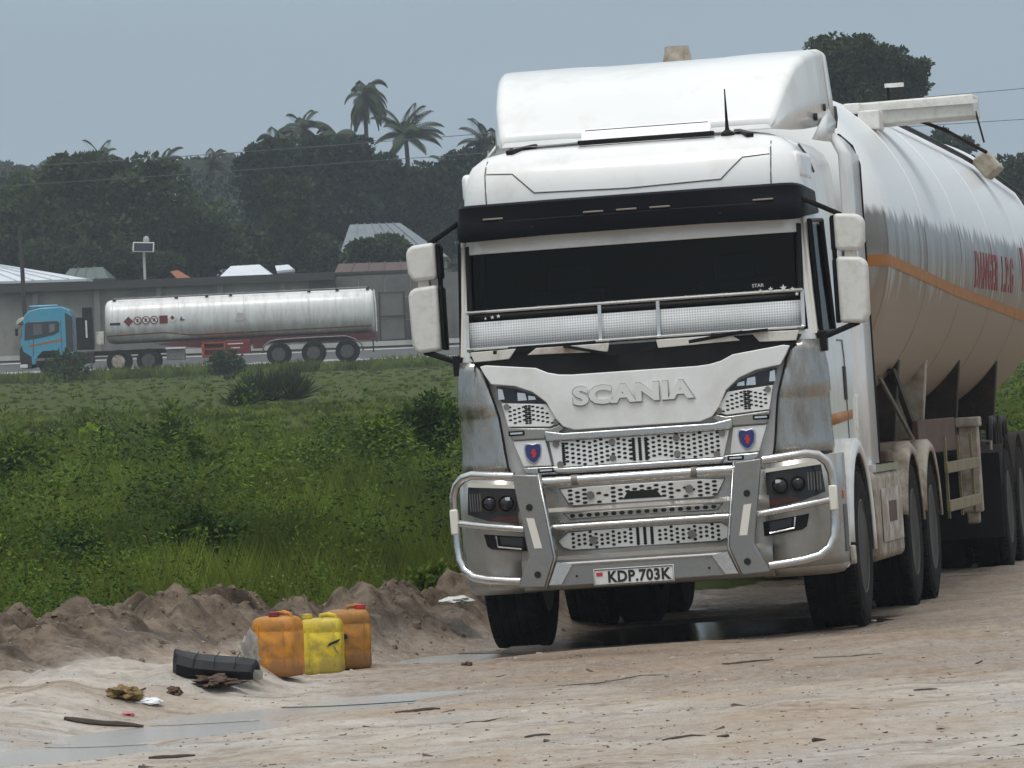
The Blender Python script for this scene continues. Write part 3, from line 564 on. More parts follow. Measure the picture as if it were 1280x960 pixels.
for s_ in (-1, 1):
    P = [(x * -s_, z) for x, z in lampP]
    lo = MB().prism(P, .03, .09).build('upper_lamp', M['lens'], truck, bend=True, bevel=.004)
    for (x0, x1, z0, z1) in ((-.885, -.845, 1.615, 1.685), (-.76, -.70, 1.60, 1.652), (-.69, -.64, 1.60, 1.628)):
        MB().prism([(x0 * -s_, z0), (x1 * -s_, z0), ((x1 - .01) * -s_, z1 - .008), ((x0 + .0) * -s_, z1)], .026, .034).build('lamp_element', M['lamp'], lo, bend=True)
    P = [(x * -s_, z) for x, z in perfP]
    pl = MB().prism(P, .025, .09).build('corner_grille', M['white'], truck, bend=True, bevel=.003)
    pts = []
    for j in range(5):
        for i in range(12):
            x = -.845 + i * .030; z = 1.455 + j * .027 + .014 * abs(i - 5) * -.55 + .03
            if inpoly(x, z, [(-.85, 1.575), (-.60, 1.555), (-.53, 1.45), (-.565, 1.44), (-.82, 1.455)]): pts.append((x * -s_, z))
    for j in range(9):
        for dx in (-.01, .012): pts.append(((-.70 + dx) * -s_, 1.455 + j * .0135))
    perforate(pl, pts, .025, .022, .009)
    for (x, z) in ((-.835, 1.567), (-.52, 1.452)): MB().lathe([(0, .02), (.01, .018)], (x * -s_, .022 + bendy(x) - .006, z), 'y', 10).build('clip', M['hub'], pl)
    for nm, P, y0, mm in (('lamp_band', [(-.838, 1.432), (-.56, 1.412), (-.50, 1.432), (-.47, 1.41), (-.56, 1.35), (-.815, 1.352)], .02, 'bumper'), ('badge_panel', [(-.812, 1.346), (-.60, 1.346), (-.57, 1.175), (-.755, 1.18)], .03, 'white'), ('lower_band', [(-.757, 1.174), (-.57, 1.17), (-.50, 1.165), (-.50, 1.118), (-.68, 1.125), (-.74, 1.14)], .02, 'chrome')):
        MB().prism([(x * -s_, z) for x, z in P], y0, .09).build(nm, M[mm], truck, bend=True, bevel=.006)
    for (x, z) in ((-.78, 1.395), (-.605, 1.150)):
        f = MB().box((x * -s_, .018 + bendy(x), z), (.105, .014, .032)).build('slot_lamp', M['black'], truck, bevel=.006)
        MB().box((x * -s_, .010 + bendy(x), z), (.078, .006, .011)).build('slot_lens', M['lamp'], f)
    # shield badge
    sx_ = .682 * s_; sh = [(-.052, .06), (-.03, .066), (0, .058), (.03, .066), (.052, .06), (.058, .03), (.05, -.02), (.025, -.055), (0, -.07), (-.025, -.055), (-.05, -.02), (-.058, .03)]
    yb = .03 + bendy(sx_)
    bo = MB().prism([(sx_ + x, 1.262 + z) for x, z in sh], yb - .008, yb + .002).build('shield_badge', M['silver'], truck, bevel=.003)
    MB().prism([(sx_ + x * .86, 1.262 + z * .86) for x, z in sh], yb - .011, yb - .007).build('shield_field', M['blue'], bo)
    em = [(-.012, .028), (.004, .04), (.022, .03), (.016, .014), (.03, .006), (.022, -.02), (.008, -.04), (-.012, -.03), (-.004, -.01), (-.022, 0), (-.018, .014), (-.006, .016)]
    MB().prism([(sx_ + x * .75, 1.262 + z * .75) for x, z in em], yb - .014, yb - .010).build('shield_emblem', M['badge'], bo)
# grilles
def zig(x, z, amp=.5): return z
G1 = [(-.575, 1.328), (.575, 1.328), (.53, 1.163), (-.55, 1.163)]
MB().prism([(-.60, 1.40), (-.48, 1.378), (.48, 1.378), (.60, 1.40), (.60, 1.345), (.585, 1.330), (-.585, 1.330), (-.60, 1.345)], -.004, .09).build('grille_top_trim', M['chrome'], truck, bend=True, bevel=.014, seg=3)
MB().prism([(-.565, 1.161), (.545, 1.161), (.52, 1.118), (-.54, 1.118)], -.008, .09).build('grille_bottom_trim', M['chrome'], truck, bend=True, bevel=.014, seg=3)
g1 = MB().prism(G1, .02, .09).build('upper_grille', M['white'], truck, bend=True, bevel=.004)
pts = []
for i in range(28):
    for j in range(6):
        x = -.50 + i * .037; z0 = 1.185 + j * .028; ph = (i % 10) / 10 if i < 14 else ((27 - i) % 10) / 10
        z = z0 + (.04 * (abs(ph - .5) * 2) - .02)
        if 1.172 < z < 1.322 and abs(x) < .5 and abs(x - .005) > .045: pts.append((x, z))
for j in range(10):
    for x in (-.035, .005, .045, -.485): pts.append((x, 1.18 + j * .0145))
perforate(g1, pts, .02, .024, .012)
for x, z in ((-.17, 1.30), (.24, 1.30), (-.17, 1.20), (.24, 1.20), (-.53, 1.31), (.53, 1.31), (-.51, 1.18), (.49, 1.18)): MB().lathe([(0, .022), (.01, .019)], (x, .012 + bendy(x), z), 'y', 10).build('clip', M['hub'], g1)
MB().prism([(-.73, 1.117), (.73, 1.117), (.76, 1.07), (-.76, 1.07)], .05, .12).build('bumper_gap', M['hole'], truck, bend=True)
# bumper: centre body with stepped ribs
mb = MB()
cs = [(.09, 1.07), (.035, 1.06), (.03, .905), (.0, .88), (.0, .815), (.035, .80), (.03, .60), (-.005, .575), (-.01, .45), (.05, .40), (.14, .39)]
bx = [i * .1 for i in range(-8, 9)]; mb.sheet([[(x, y + bendy(x), z) for x in bx] for y, z in cs]); bumper = mb.build('bumper', M['bumper'], truck, smooth=30, solid=.012)
for nm, P, y, kind in (('middle_grille', [(-.53, 1.03), (.53, 1.03), (.475, .93), (.44, .915), (-.44, .915), (-.475, .93)], .02, 2), ('slot_grille', [(-.51, .872), (.51, .872), (.47, .832), (-.47, .832)], -.008, 3), ('lower_grille', [(-.49, .752), (.49, .752), (.56, .70), (.53, .655), (.47, .635), (-.47, .635), (-.53, .655), (-.56, .70)], .018, 4)):
    g = MB().prism(P, y, y + .05).build(nm, M['bumper'] if kind == 3 else M['white'], truck, bend=True, bevel=.004)
    MB().tube([(x, y + bendy(x) - .002, z) for x, z in P], .005, 6, closed=True).build('grille_rim', M['seam'], g)
    pts = []
    if kind == 3: pts = [(-.45 + i * .053, .852) for i in range(18)]; perforate(g, pts, y, .034, .018)
    elif kind == 2:
        for i in range(21):
            x = -.46 + i * .046
            for j in range(4):
                z = .93 + j * .027 + (.012 if i % 2 else 0)
                if z < 1.02 and not (abs(x) < .12 and z < .98) and not (abs(x) < .36 and abs(x) > .2 and (i + j) % 2): pts.append((x, z))
        perforate(g, pts, y, .032, .012); MB().prism([(-.09, .985), (.09, .985), (.125, .935), (-.125, .935)], y - .003, y + .01).build('tow_slot', M['hole'], g, bend=True)
    else:
        for i in range(26):
            x = -.46 + i * .037
            for j in range(4):
                z = .655 + j * .027 + .018 * math.sin(i * .9)
                if .645 < z < .745 and abs(x) > .06: pts.append((x, z))
        for j in range(8):
            for x in (-.045, 0, .045): pts.append((x, .65 + j * .0135))
        perforate(g, pts, y, .022, .013)
    for x in (-.33, .30): MB().lathe([(0, .026), (.012, .02)], (x, y - .01 + bendy(x), {2: .975, 3: .852, 4: .69}[kind]), 'y', 10).build('clip', M['hub'], g) if kind != 3 else None
# bumper ends with lamps
for s_ in (-1, 1):
    def bp(x, y, z): return (x * s_, y, z)
    pth = [(.78, .035 + bendy(.78)), (.95, .07), (1.08, .11), (1.16, .17), (1.205, .28), (1.215, .45), (1.215, .66)]
    mb = MB(); mb.sheet([[bp(x - (.0 if z > .5 else .015 * (.56 - z) * 10 * .3), y, z) for x, y in pth] for z in (1.135, .9, .72, .60, .585, .50, .44)]); mb.sheet([[bp(x, y, .44) for x, y in pth], [bp(x - .05, y + .06, .385) for x, y in pth]])
    mb.build('bumper_end', M['bumper'] if 1 else None, truck, smooth=40, solid=.012, merge=True)
    def wrap(poly, off, nm, m_, parent, th=.03):
        mb = MB().prism(poly, 0, th); o = mb.build(nm, m_, parent, bend=True, cuts=[s_ * c for c in (.8, .85, .9, .95, 1.0, 1.04, 1.08, 1.11, 1.14)])
        for v in o.data.vertices:
            a = abs(v.co.x); v.co.y = (v.co.y - bendy(a)) + np.interp(a, [q[0] for q in pth[:6]], [q[1] for q in pth[:6]]) - off
        return o
    hl = wrap([(s_ * .785, 1.04), (s_ * 1.13, 1.07), (s_ * 1.145, .90), (s_ * 1.0, .85), (s_ * .785, .82)], .012, 'headlamp', M['lens'], truck)
    wrap([(s_ * .80, .872), (s_ * .93, .878), (s_ * 1.0, .862), (s_ * .80, .832)], .016, 'headlamp_reflector', M['redlens'], hl)
    for (lx, lz, lr) in ((.875, .955, .048), (.985, .962, .044)):
        yy_ = float(np.interp(lx, [q[0] for q in pth[:6]], [q[1] for q in pth[:6]])) - .03
        e_ = MB().lathe([(.02, lr * 1.25), (-.004, lr * 1.3), (-.006, lr * 1.12), (.01, lr)], (s_ * lx, yy_, lz), 'y', 20).build('lamp_ring', M['chassis'], hl)
        MB().lathe([(.01, lr), (-.008, lr * .8), (-.018, lr * .45), (-.021, 0)], (s_ * lx, yy_, lz), 'y', 20).build('lamp_projector', M['lens'], e_)
    MB().box((s_ * .862, .028, .985), (.03, .01, .022)).build('lamp_glint', M['lamp'], hl)
    for k_ in range(5): wrap([(s_ * (1.045 + .018 * k_), 1.03), (s_ * (1.051 + .018 * k_), 1.03), (s_ * (1.051 + .018 * k_), .92), (s_ * (1.045 + .018 * k_), .915)], .0145, 'lamp_rib', M['hub'], hl, .006)
    wrap([(s_ * .785, 1.068), (s_ * 1.13, 1.098), (s_ * 1.13, 1.074), (s_ * .785, 1.044)], .02, 'headlamp_brow', M['cream'], truck, .02)
    fg = wrap([(s_ * .75, .735), (s_ * 1.04, .77), (s_ * 1.02, .69), (s_ * .99, .672), (s_ * .75, .645)], .012, 'fog_lamp', M['black'], truck)
    MB().tube([(s_ * .955, .045, .755), (s_ * .945, .04, .685), (s_ * .79, .01, .662)], .006, 6).build('fog_trim', M['lamp'], fg)
    wrap([(s_ * .79, .73), (s_ * .935, .748), (s_ * .925, .70), (s_ * .79, .675)], .016, 'fog_lens', M['lens'], fg, .01)
    MB().box((s_ * 1.222, .47, .875), (.012, .09, .055)).build('side_marker', M['amber'], truck, bevel=.004)
    MB().box((s_ * 1.222, .50, .66), (.01, .16, .30)).build('side_recess', M['seam'], truck, bevel=.01)
    # chrome corner deflector, dented
    rows = []
    for z, xi, o_ in ((1.865, 1.0, -.012), (1.80, .975, -.004), (1.70, .945, .003), (1.60, .915, .008), (1.54, .898, .009), (1.52, .893, .001), (1.49, .888, -.001), (1.40, .876, .002), (1.30, .865, .003), (1.22, .855, .009), (1.185, .85, .012), (1.14, .835, .002)):
        r = []
        base = [(xi, cabY(xi, z) - .055), (xi + .06, cabY(xi + .06, z) - .05), (1.04, .10), (1.10, .145), (1.15, .22), (1.175, .33), (1.175, .44 - (.1 if z > 1.75 else 0))]
        for k_, (x, y) in enumerate(base): f = math.sin(min(1, k_ / 4) * PI / 2); r.append((s_ * (x + o_ * f), y - o_ * (1 - f * .4), z))
        rows.append(r)
    MB().sheet(rows).build('corner_deflector', M['deflector'], truck, smooth=60, solid=.012)
    MB().tube([(s_ * r_[0][0] * s_ * s_ if 0 else r_[0][0], r_[0][1] - .003, r_[0][2]) for r_ in rows], .007, 6).build('deflector_edge', M['black'], truck)
# ---- bull bar
bull = sub('bull_bar', truck)
BY = -.17
def by(x): return BY + bendy(x)
MB().tube([(x, by(x) + .03, 1.078) for x in np.linspace(-.66, .66, 14)], .031, 14).build('top_tube', M['steel'], bull)
MB().tube([(x, by(x) + .03, .788) for x in np.linspace(-.62, .60, 14)], .02, 12).build('middle_tube', M['steel'], bull)
for x in (-.40, .36): MB().tube([(x - .02, by(x) + .03, 1.078), (x + .02, by(x) + .03, 1.078)], .035, 14).build('tube_clamp', M['hub'], bull)
UP = [(-.79, 1.138), (-.625, 1.125), (-.555, .60), (-.625, .416), (-.80, .425), (-.715, .61)]
for s_ in (-1, 1):
    P = [(x * -s_, z) for x, z in UP]; u = MB().prism(P, -.03, .03).build('upright', M['brushed'], bull, bend=True, bevel=.008)
    for v in u.data.vertices: v.co.y += BY - .02
    # flange along the inner edge catches the light
    E_ = [(-.622, 1.13), (-.55, .60), (-.62, .415)]
    MB().sheet([[(x * -s_, BY - .052 + bendy(x), z) for x, z in E_], [((x + .012) * -s_, BY - .012 + bendy(x), z) for x, z in E_]]).build('upright_flange', M['steel'], u, solid=.006)
    for (x, z) in ((-.690, .925), (-.665, .50)): MB().lathe([(0, .022), (.004, .021)], (x * -s_, BY - .0545 + bendy(x), z), 'y', 14).build('upright_hole', M['hole'], u)
    mb = MB().prism([(-.715 * -s_, .86), (-.665 * -s_, .855), (-.625 * -s_, .665), (-.675 * -s_, .665)], BY - .0545 + bendy(.67), BY - .05 + bendy(.67)); mb.build('reflector_strip', M['cream'], u)
    pts = [(.79, 1.125), (.95, 1.138), (1.06, 1.15), (1.13, 1.135), (1.18, 1.09), (1.205, 1.02), (1.21, .9), (1.205, .70), (1.195, .62), (1.16, .55), (1.10, .505), (1.0, .483), (.88, .47), (.79, .462)]
    yy = lambda x: BY + .03 + bendy(x) + max(0, x - .95) ** 2 * 1.2
    MB().tube([(x * s_, yy(x), z) for x, z in pts], .028, 14).build('side_loop', M['steel'], bull)
    MB().tube([(x * s_, yy(x) , z) for x, z in ((.72, .785), (.95, .815), (1.19, .85))], .022, 12).build('side_bar', M['steel'], bull)
    MB().box((1.208 * s_, yy(1.2) - .006, .86), (.052, .062, .16)).build('loop_sleeve', M['cream'], bull, bevel=.01)
# lower beam with plate
mb = MB().prism([(-.53, .553), (.53, .553), (.62, .42), (-.62, .415)], 0, .04); lb = mb.build('lower_beam', M['brushed'], bull, bend=True, bevel=.008)
for v in lb.data.vertices: v.co.y += BY - .02
MB().tube([(x, BY - .015 + bendy(x), .556) for x in np.linspace(-.53, .53, 9)], .014, 8).build('beam_lip', M['steel'], lb)
for s_ in (-1, 1):
    MB().prism([(.44 * s_, .555), (.54 * s_, .57), (.60 * s_, .43), (.52 * s_, .43)], BY - .03 + bendy(.5), BY + bendy(.5)).build('beam_gusset', M['steel'], lb)
    MB().lathe([(0, .008), (.006, .008)], (.42 * s_, BY - .024 + bendy(.4), .475), 'y', 8).build('beam_bolt', M['hole'], lb)
pl = MB().prism([(-.31, .405), (.20, .405), (.20, .512), (-.31, .512)], BY - .036, BY - .022).build('number_plate', M['plate'], bull, bevel=.006)
MB().tube([(x, BY - .038, z) for x, z in ((-.303, .411), (.193, .411), (.193, .506), (-.303, .506))], .0035, 6, closed=True).build('plate_border', M['ink'], pl)
text_obj('plate_text', 'KDP.703K', .40, .076, M['ink'], pl, lambda x, y, z: (x - .018, BY - .038 - z, y + .458), extrude=.001, offset=.035, spacing=1.08)
MB().box((-.272, BY - .0385, .478), (.04, .003, .022)).build('plate_flag', M['badge'], pl)
# inner dark structure behind the bumper and radiator
mb = MB().box((0, .75, .62), (1.5, .9, .42)).box((0, .5, .9), (2.0, .6, .6)).box((0, 1.3, .95), (1.2, 1.3, .5)); mb.build('engine_bay', M['chassis'], truck)
MB().tube([(-.95, 1.46, .5), (.95, 1.46, .5)], .06, 10).build('front_axle', M['chassis'], truck)
# ---- mirrors
for s_ in (-1, 1):
    mi_ = sub('mirror', truck)
    for (z0, z1, xa, xb) in ((2.415, 2.65, 1.285, 1.47), (1.955, 2.378, 1.285, 1.472)):
        mb = MB(); h = z1 - z0
        P = [(xa, z0 + .0), (xb - .03, z0 - .01), (xb, z0 + .05), (xb + .005, z1 - .05), (xb - .03, z1 - .012), (xa, z1)]
        mb.prism([(x * s_, z) for x, z in P], .36, .50); mb.build('mirror_housing', M['mirrorwhite'], mi_, bevel=.035, seg=4)
        MB().prism([((xa - .03) * s_, z0 + .0), (xa * s_ - .0, z0 + .005), (xa * s_, z1 - .005), ((xa - .03) * s_, z1 - .02)], .40, .52).build('mirror_back', M['black'], mi_, bevel=.01)
        MB().box((s_ * (xa + xb) / 2, .503, (z0 + z1) / 2), (xb - xa - .04, .008, h - .06)).build('mirror_glass', M['lamp'], mi_)
    MB().box((s_ * 1.375, .43, 2.395), (.07, .08, .06)).build('mirror_link', M['dirtywhite'], mi_)
    MB().bar((s_ * 1.10, .30, 2.76), (s_ * 1.33, .42, 2.64), .03, .03).bar((s_ * 1.272, .44, 2.64), (s_ * 1.272, .44, 2.0), .03, .03).bar((s_ * 1.14, .32, 1.86), (s_ * 1.40, .42, 1.955), .04, .035).box((s_ * 1.17, .33, 1.85), (.06, .1, .13)).build('mirror_arm', M['black'], mi_, bevel=.008)
# ---- wheels
def wheel(root, x, y, z, R_, w, side, dark=1, fine=True, nseg=56):
    wh = sub('wheel', root); c = (x, y, z)
    prof = [(-w/2, .58*R_), (-w/2 - .008, .68*R_), (-w/2 - .012, .80*R_), (-w/2, .92*R_), (-w/2 + .03, .985*R_)]
    if fine:
        k = 5; tw = w - .06
        for i in range(k):
            a = -w/2 + .03 + tw * i / k; b = -w/2 + .03 + tw * (i + 1) / k
            prof += [(a + .004, R_), (b - .012, R_), (b - .012, R_ - .016), (b - .002, R_ - .016)] if i < k - 1 else [(a + .004, R_), (b, R_)]
    else: prof += [(-w/2 + .04, R_), (w/2 - .04, R_)]
    prof += [(w/2 - .03, .985*R_), (w/2, .92*R_), (w/2 + .012, .80*R_), (w/2 + .008, .68*R_), (w/2, .58*R_)]
    mb = MB().lathe(prof, c, 'x', nseg, closed=True)
    if fine:
        for k_ in range(nseg * 2):
            a = 2 * PI * k_ / (nseg * 2)
            for sg in (-1, 1):
                mb.box((x + sg * (w/2 - .035), y + math.cos(a) * (R_ - .004), z + math.sin(a) * (R_ - .004)), (.05, .018, .022), rot=(a - PI / 2, 0, 0))
    mb.build('tyre', M['rubber'], wh, smooth=30)
    s = side; mb = MB(); xo = s * w/2
    mb.lathe([(xo * 1.0, .60*R_), (xo + s * .004, .575*R_), (xo - s * .02, .545*R_), (xo - s * .07, .53*R_), (xo - s * .10, .50*R_), (xo - s * .105, .40*R_), (xo - s * .09, .30*R_), (xo - s*.06, .26*R_), (xo - s * .03, .24*R_), (xo - s * .02, .0)], c, 'x', 36)
    mb.lathe([(-w/2, .58*R_), (w/2, .58*R_)], c, 'x', 24); mb.build('rim', M['rim'] if dark else M['hub'], wh, smooth=30)
    mb = MB()
    for k_ in range(10): a = 2 * PI * k_ / 10; mb.lathe([(xo - s * .10, .018), (xo - s * .06, .016), (xo - s * .055, 0)], (x, y + math.cos(a) * .315 * R_, z + math.sin(a) * .315 * R_), 'x', 6)
    mb.build('wheel_nuts', M['hub'], wh, smooth=0)
    mb = MB()
    for k_ in range(10): a = 2 * PI * (k_ + .5) / 10; mb.lathe([(xo - s * .108, .03), (xo - s * .1, .03)], (x, y + math.cos(a) * .44 * R_, z + math.sin(a) * .44 * R_), 'x', 8)
    mb.build('rim_holes', M['hole'], wh, smooth=0); return wh
RW = .515
for s_ in (-1, 1):
    wheel(truck, s_ * 1.045, 1.46, RW, RW, .35, s_)
    for y in (4.78, 6.14):
        wheel(truck, s_ * 1.08, y, RW, RW, .30, s_)
        mb = MB().lathe([(-.15, .58*RW), (-.15, .92*RW), (-.12, RW), (.12, RW), (.15, .92*RW), (.15, .58*RW)], (s_ * .74, y, RW), 'x', 40, closed=True); mb.build('inner_tyre', M['rubber'], truck)
    # front wheel arch and step panel
    def arc(r, a0, a1, k=16, yc=1.46, zc=RW): return [(yc + r * math.cos(a0 + (a1 - a0) * i / k), zc + r * math.sin(a0 + (a1 - a0) * i / k)) for i in range(k + 1)]
    ao = arc(.70, PI * .98, -.02 * PI); ai = arc(.61, PI * .98, -.02 * PI)
    rows = [[(s_ * 1.12, y, z) for y, z in ao], [(s_ * 1.215, y, z) for y, z in ao], [(s_ * 1.235, y, z) for y, z in arc(.66, PI * .98, -.02 * PI)], [(s_ * 1.225, y, z) for y, z in ai]]
    MB().sheet(rows).build('wheel_arch', M['white'], truck, solid=.012, smooth=50)
    MB().sheet([[(s_ * 1.2, y, z) for y, z in arc(.63, PI, 0)], [(s_ * .75, y, z) for y, z in arc(.63, PI, 0)]]).build('arch_liner', M['hole'], truck)
    MB().prism([(.60, .40), (.76, .42), (.78, 1.0), (.60, 1.05)], s_ * 1.10, s_ * 1.215, ax='x').build('arch_front_panel', M['white'], truck, bevel=.015)
    MB().box((s_ * 1.232, .70, .48), (.035, .10, .12)).build('step_cap', M['dirtywhite'], truck, bevel=.01)
    MB().prism([(2.05, .95), (2.95, .95), (2.95, 1.5), (2.2, 1.5)], s_ * 1.12, s_ * 1.165, ax='x').build('lower_side_panel', M['dirtywhite'], truck, bevel=.01)
    # side tank between the wheels
    MB().box((s_ * 1.02, 3.18, .68), (.42, 1.75, .60)).build('side_box', M['beige'], truck, bevel=.05, seg=3)
    MB().prism([(2.62, .50), (3.95, .50), (3.95, .86), (2.62, .86)], s_ * 1.233, s_ * 1.238, ax='x').build('side_box_panel', M['dirtywhite'], truck, bevel=.002)
    MB().box((s_ * 1.235, 3.3, .70), (.012, .5, .14)).build('faded_sticker', M['brown'], truck)
    MB().box((s_ * 1.06, 3.2, 1.0), (.34, 1.5, .05)).build('tread_plate', M['lamp'], truck)
    for k_ in range(3): MB().box((s_ * 1.06, 2.8 + k_ * .4, 1.028), (.35, .03, .01)).build('tread_plate_strap', M['black'], truck)
    for y in (4.78, 6.14):
        ao = arc(.635, PI * .93, .04 * PI, 18, y); a2 = arc(.60, PI * .93, .04 * PI, 18, y); a3 = arc(.555, PI * .93, .04 * PI, 18, y)
        MB().sheet([[(s_ * .62, q, z) for q, z in ao], [(s_ * 1.12, q, z) for q, z in ao]]).build('fender_top', M['brown'], truck, solid=.01)
        MB().sheet([[(s_ * 1.12, q, z) for q, z in ao], [(s_ * 1.225, q, z) for q, z in ao], [(s_ * 1.25, q, z) for q, z in a2], [(s_ * 1.245, q, z) for q, z in a3]]).build('fender_lip', M['beige'], truck, solid=.01, smooth=60)
# ---- chassis and things behind the cab
mb = MB()
for x in (-.42, .42): mb.box((x, 4.5, .92), (.09, 8.0, .28))
for y in (2.6, 3.6, 4.78, 5.5, 6.14, 7.6): mb.box((0, y, .9), (.8, .1, .2))
mb.build('chassis_rail', M['chassis'], truck, bevel=.01)
for y in (4.78, 6.14): MB().tube([(-1.0, y, RW), (1.0, y, RW)], .08, 10).build('drive_axle', M['chassis'], truck)
MB().box((0, 5.45, 1.16), (1.0, 1.1, .08)).build('fifth_wheel_plate', M['chassis'], truck, bevel=.02)
MB().box((.2, 2.75, 1.6), (1.5, .3, 1.3)).build('air_tank_rack', M['chassis'], truck, bevel=.02)
MB().tube([(.98, 3.15, 1.0), (.98, 3.15, 1.62)], .045, 10).build('exhaust_post', M['beige'], truck)
MB().tube([(1.0, 3.1, 1.05), (1.05, 3.3, 1.35), (1.0, 3.6, 1.1)], .015, 6).build('air_hose', M['black'], truck)
MB().box((1.12, 3.95, 1.0), (.12, .3, .22)).build('battery_lid', M['brown'], truck, bevel=.02)
# ---- the tank
TRD = 1.315; TZ = 2.54; TY0, TY1 = 3.43, 17.4
prof = [(TY0 - .72, .0), (TY0 - .715, .25), (TY0 - .69, .5), (TY0 - .63, .75), (TY0 - .52, .97), (TY0 - .36, 1.15), (TY0 - .18, 1.27), (TY0, TRD)] + [(y, TRD) for y in np.linspace(TY0 + .8, TY1, 17)] + [(TY1 + .18, 1.27), (TY1 + .36, 1.15), (TY1 + .52, .97), (TY1 + .63, .75), (TY1 + .7, .4), (TY1 + .72, 0)]
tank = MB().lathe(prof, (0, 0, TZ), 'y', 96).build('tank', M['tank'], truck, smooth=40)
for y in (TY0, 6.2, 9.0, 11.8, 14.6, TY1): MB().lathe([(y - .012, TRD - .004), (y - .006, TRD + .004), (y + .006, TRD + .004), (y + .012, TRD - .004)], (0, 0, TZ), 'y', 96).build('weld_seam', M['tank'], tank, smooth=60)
def onTank(y, z, off=.003, side=1):
    r = float(np.interp(y, [q[0] for q in prof], [q[1] for q in prof])); dz = z - TZ; return (side * math.sqrt(max(1e-6, (r + off) ** 2 - dz * dz)), y, z)
for s_ in (-1, 1):
    rows = []
    for y in [2.95, 3.05, 3.15, 3.25, 3.35, 3.43, 3.7] + list(np.linspace(4.2, 17.4, 18)):
        zc = np.interp(y, [2.9, 3.5, 8.8, 17.4], [2.405, 2.405, 2.255, 2.08]); rows.append([onTank(y, zc + q, .004, s_) for q in (-.038, -.015, .015, .038)])
    MB().sheet(rows).build('tank_stripe', M['orange'], tank)
    def wrapT(x, y, z, yc, zc):
        th = (zc - TZ + y) / TRD; return (s_ * (TRD + .003 + z) * math.cos(th), yc + (x if s_ > 0 else -x), TZ + (TRD + .003 + z) * math.sin(th))
    text_obj('tank_lettering', 'DANGER  L.P.G', 3.7, .30, M['red'], tank, lambda x, y, z: wrapT(x, y, z, 12.05, 2.45), extrude=.001, offset=.034, spacing=1.12, bis=.03)
    text_obj('tank_lettering', 'I', .26, .38, M['red'], tank, lambda x, y, z: wrapT(x, y, z, 14.95, 2.52), extrude=.001, offset=.03, bis=.03)
# fittings on top
mb = MB().box((1.2, 7.2, 3.585), (.92, .55, .17), rot=(0, -.01, 0)); tb = mb.build('hose_tray', M['mirrorwhite'], tank, bevel=.015)
MB().box((1.2, 6.905, 3.615), (1.0, .03, .03)).build('tray_lip', M['plate'], tb)
MB().tube([(1.66, 7.1, 3.55), (1.70, 7.2, 3.32)], .008, 6).tube([(1.15, 7.1, 3.55), (1.40, 7.4, 3.44), (1.68, 7.6, 3.26)], .014, 6).build('tray_strut', M['chassis'], tb)
MB().box((.94, 6.5, 3.51), (.16, .3, .14)).box((.82, 6.5, 3.60), (.12, .3, .08)).build('tray_foot', M['plate'], tank, bevel=.01)
lgg = MB().tube([(.98, 7.5, 3.55), (.98, 7.5, 3.80)], .012, 8).build('level_gauge', M['black'], tank); MB().box((1.03, 7.5, 3.81), (.14, .06, .03)).build('gauge_head', M['plate'], lgg)
MB().lathe([(0, .12), (.12, .09), (.16, .085)], (-.15, 4.2, 3.86), 'z', 16).build('relief_valve', M['beige'], tank)
hp = [onTank(y, z, .05) for y, z in ((8.2, 3.66), (9.5, 3.62), (11.5, 3.55), (13.5, 3.48), (15.5, 3.38), (17.2, 3.25))]
MB().tube(hp, .02, 8).build('hand_rail', M['black'], tank)
MB().box(onTank(14.2, 3.42, .12), (.2, .5, .16), rot=(0, .9, 0)).build('marker_bracket', M['beige'], tank, bevel=.02)
MB().lathe([(-.01, .18), (.01, .18)], onTank(6.6, 3.50, -.03), 'z', 20).build('dust_patch', M['dirtywhite'], tank)
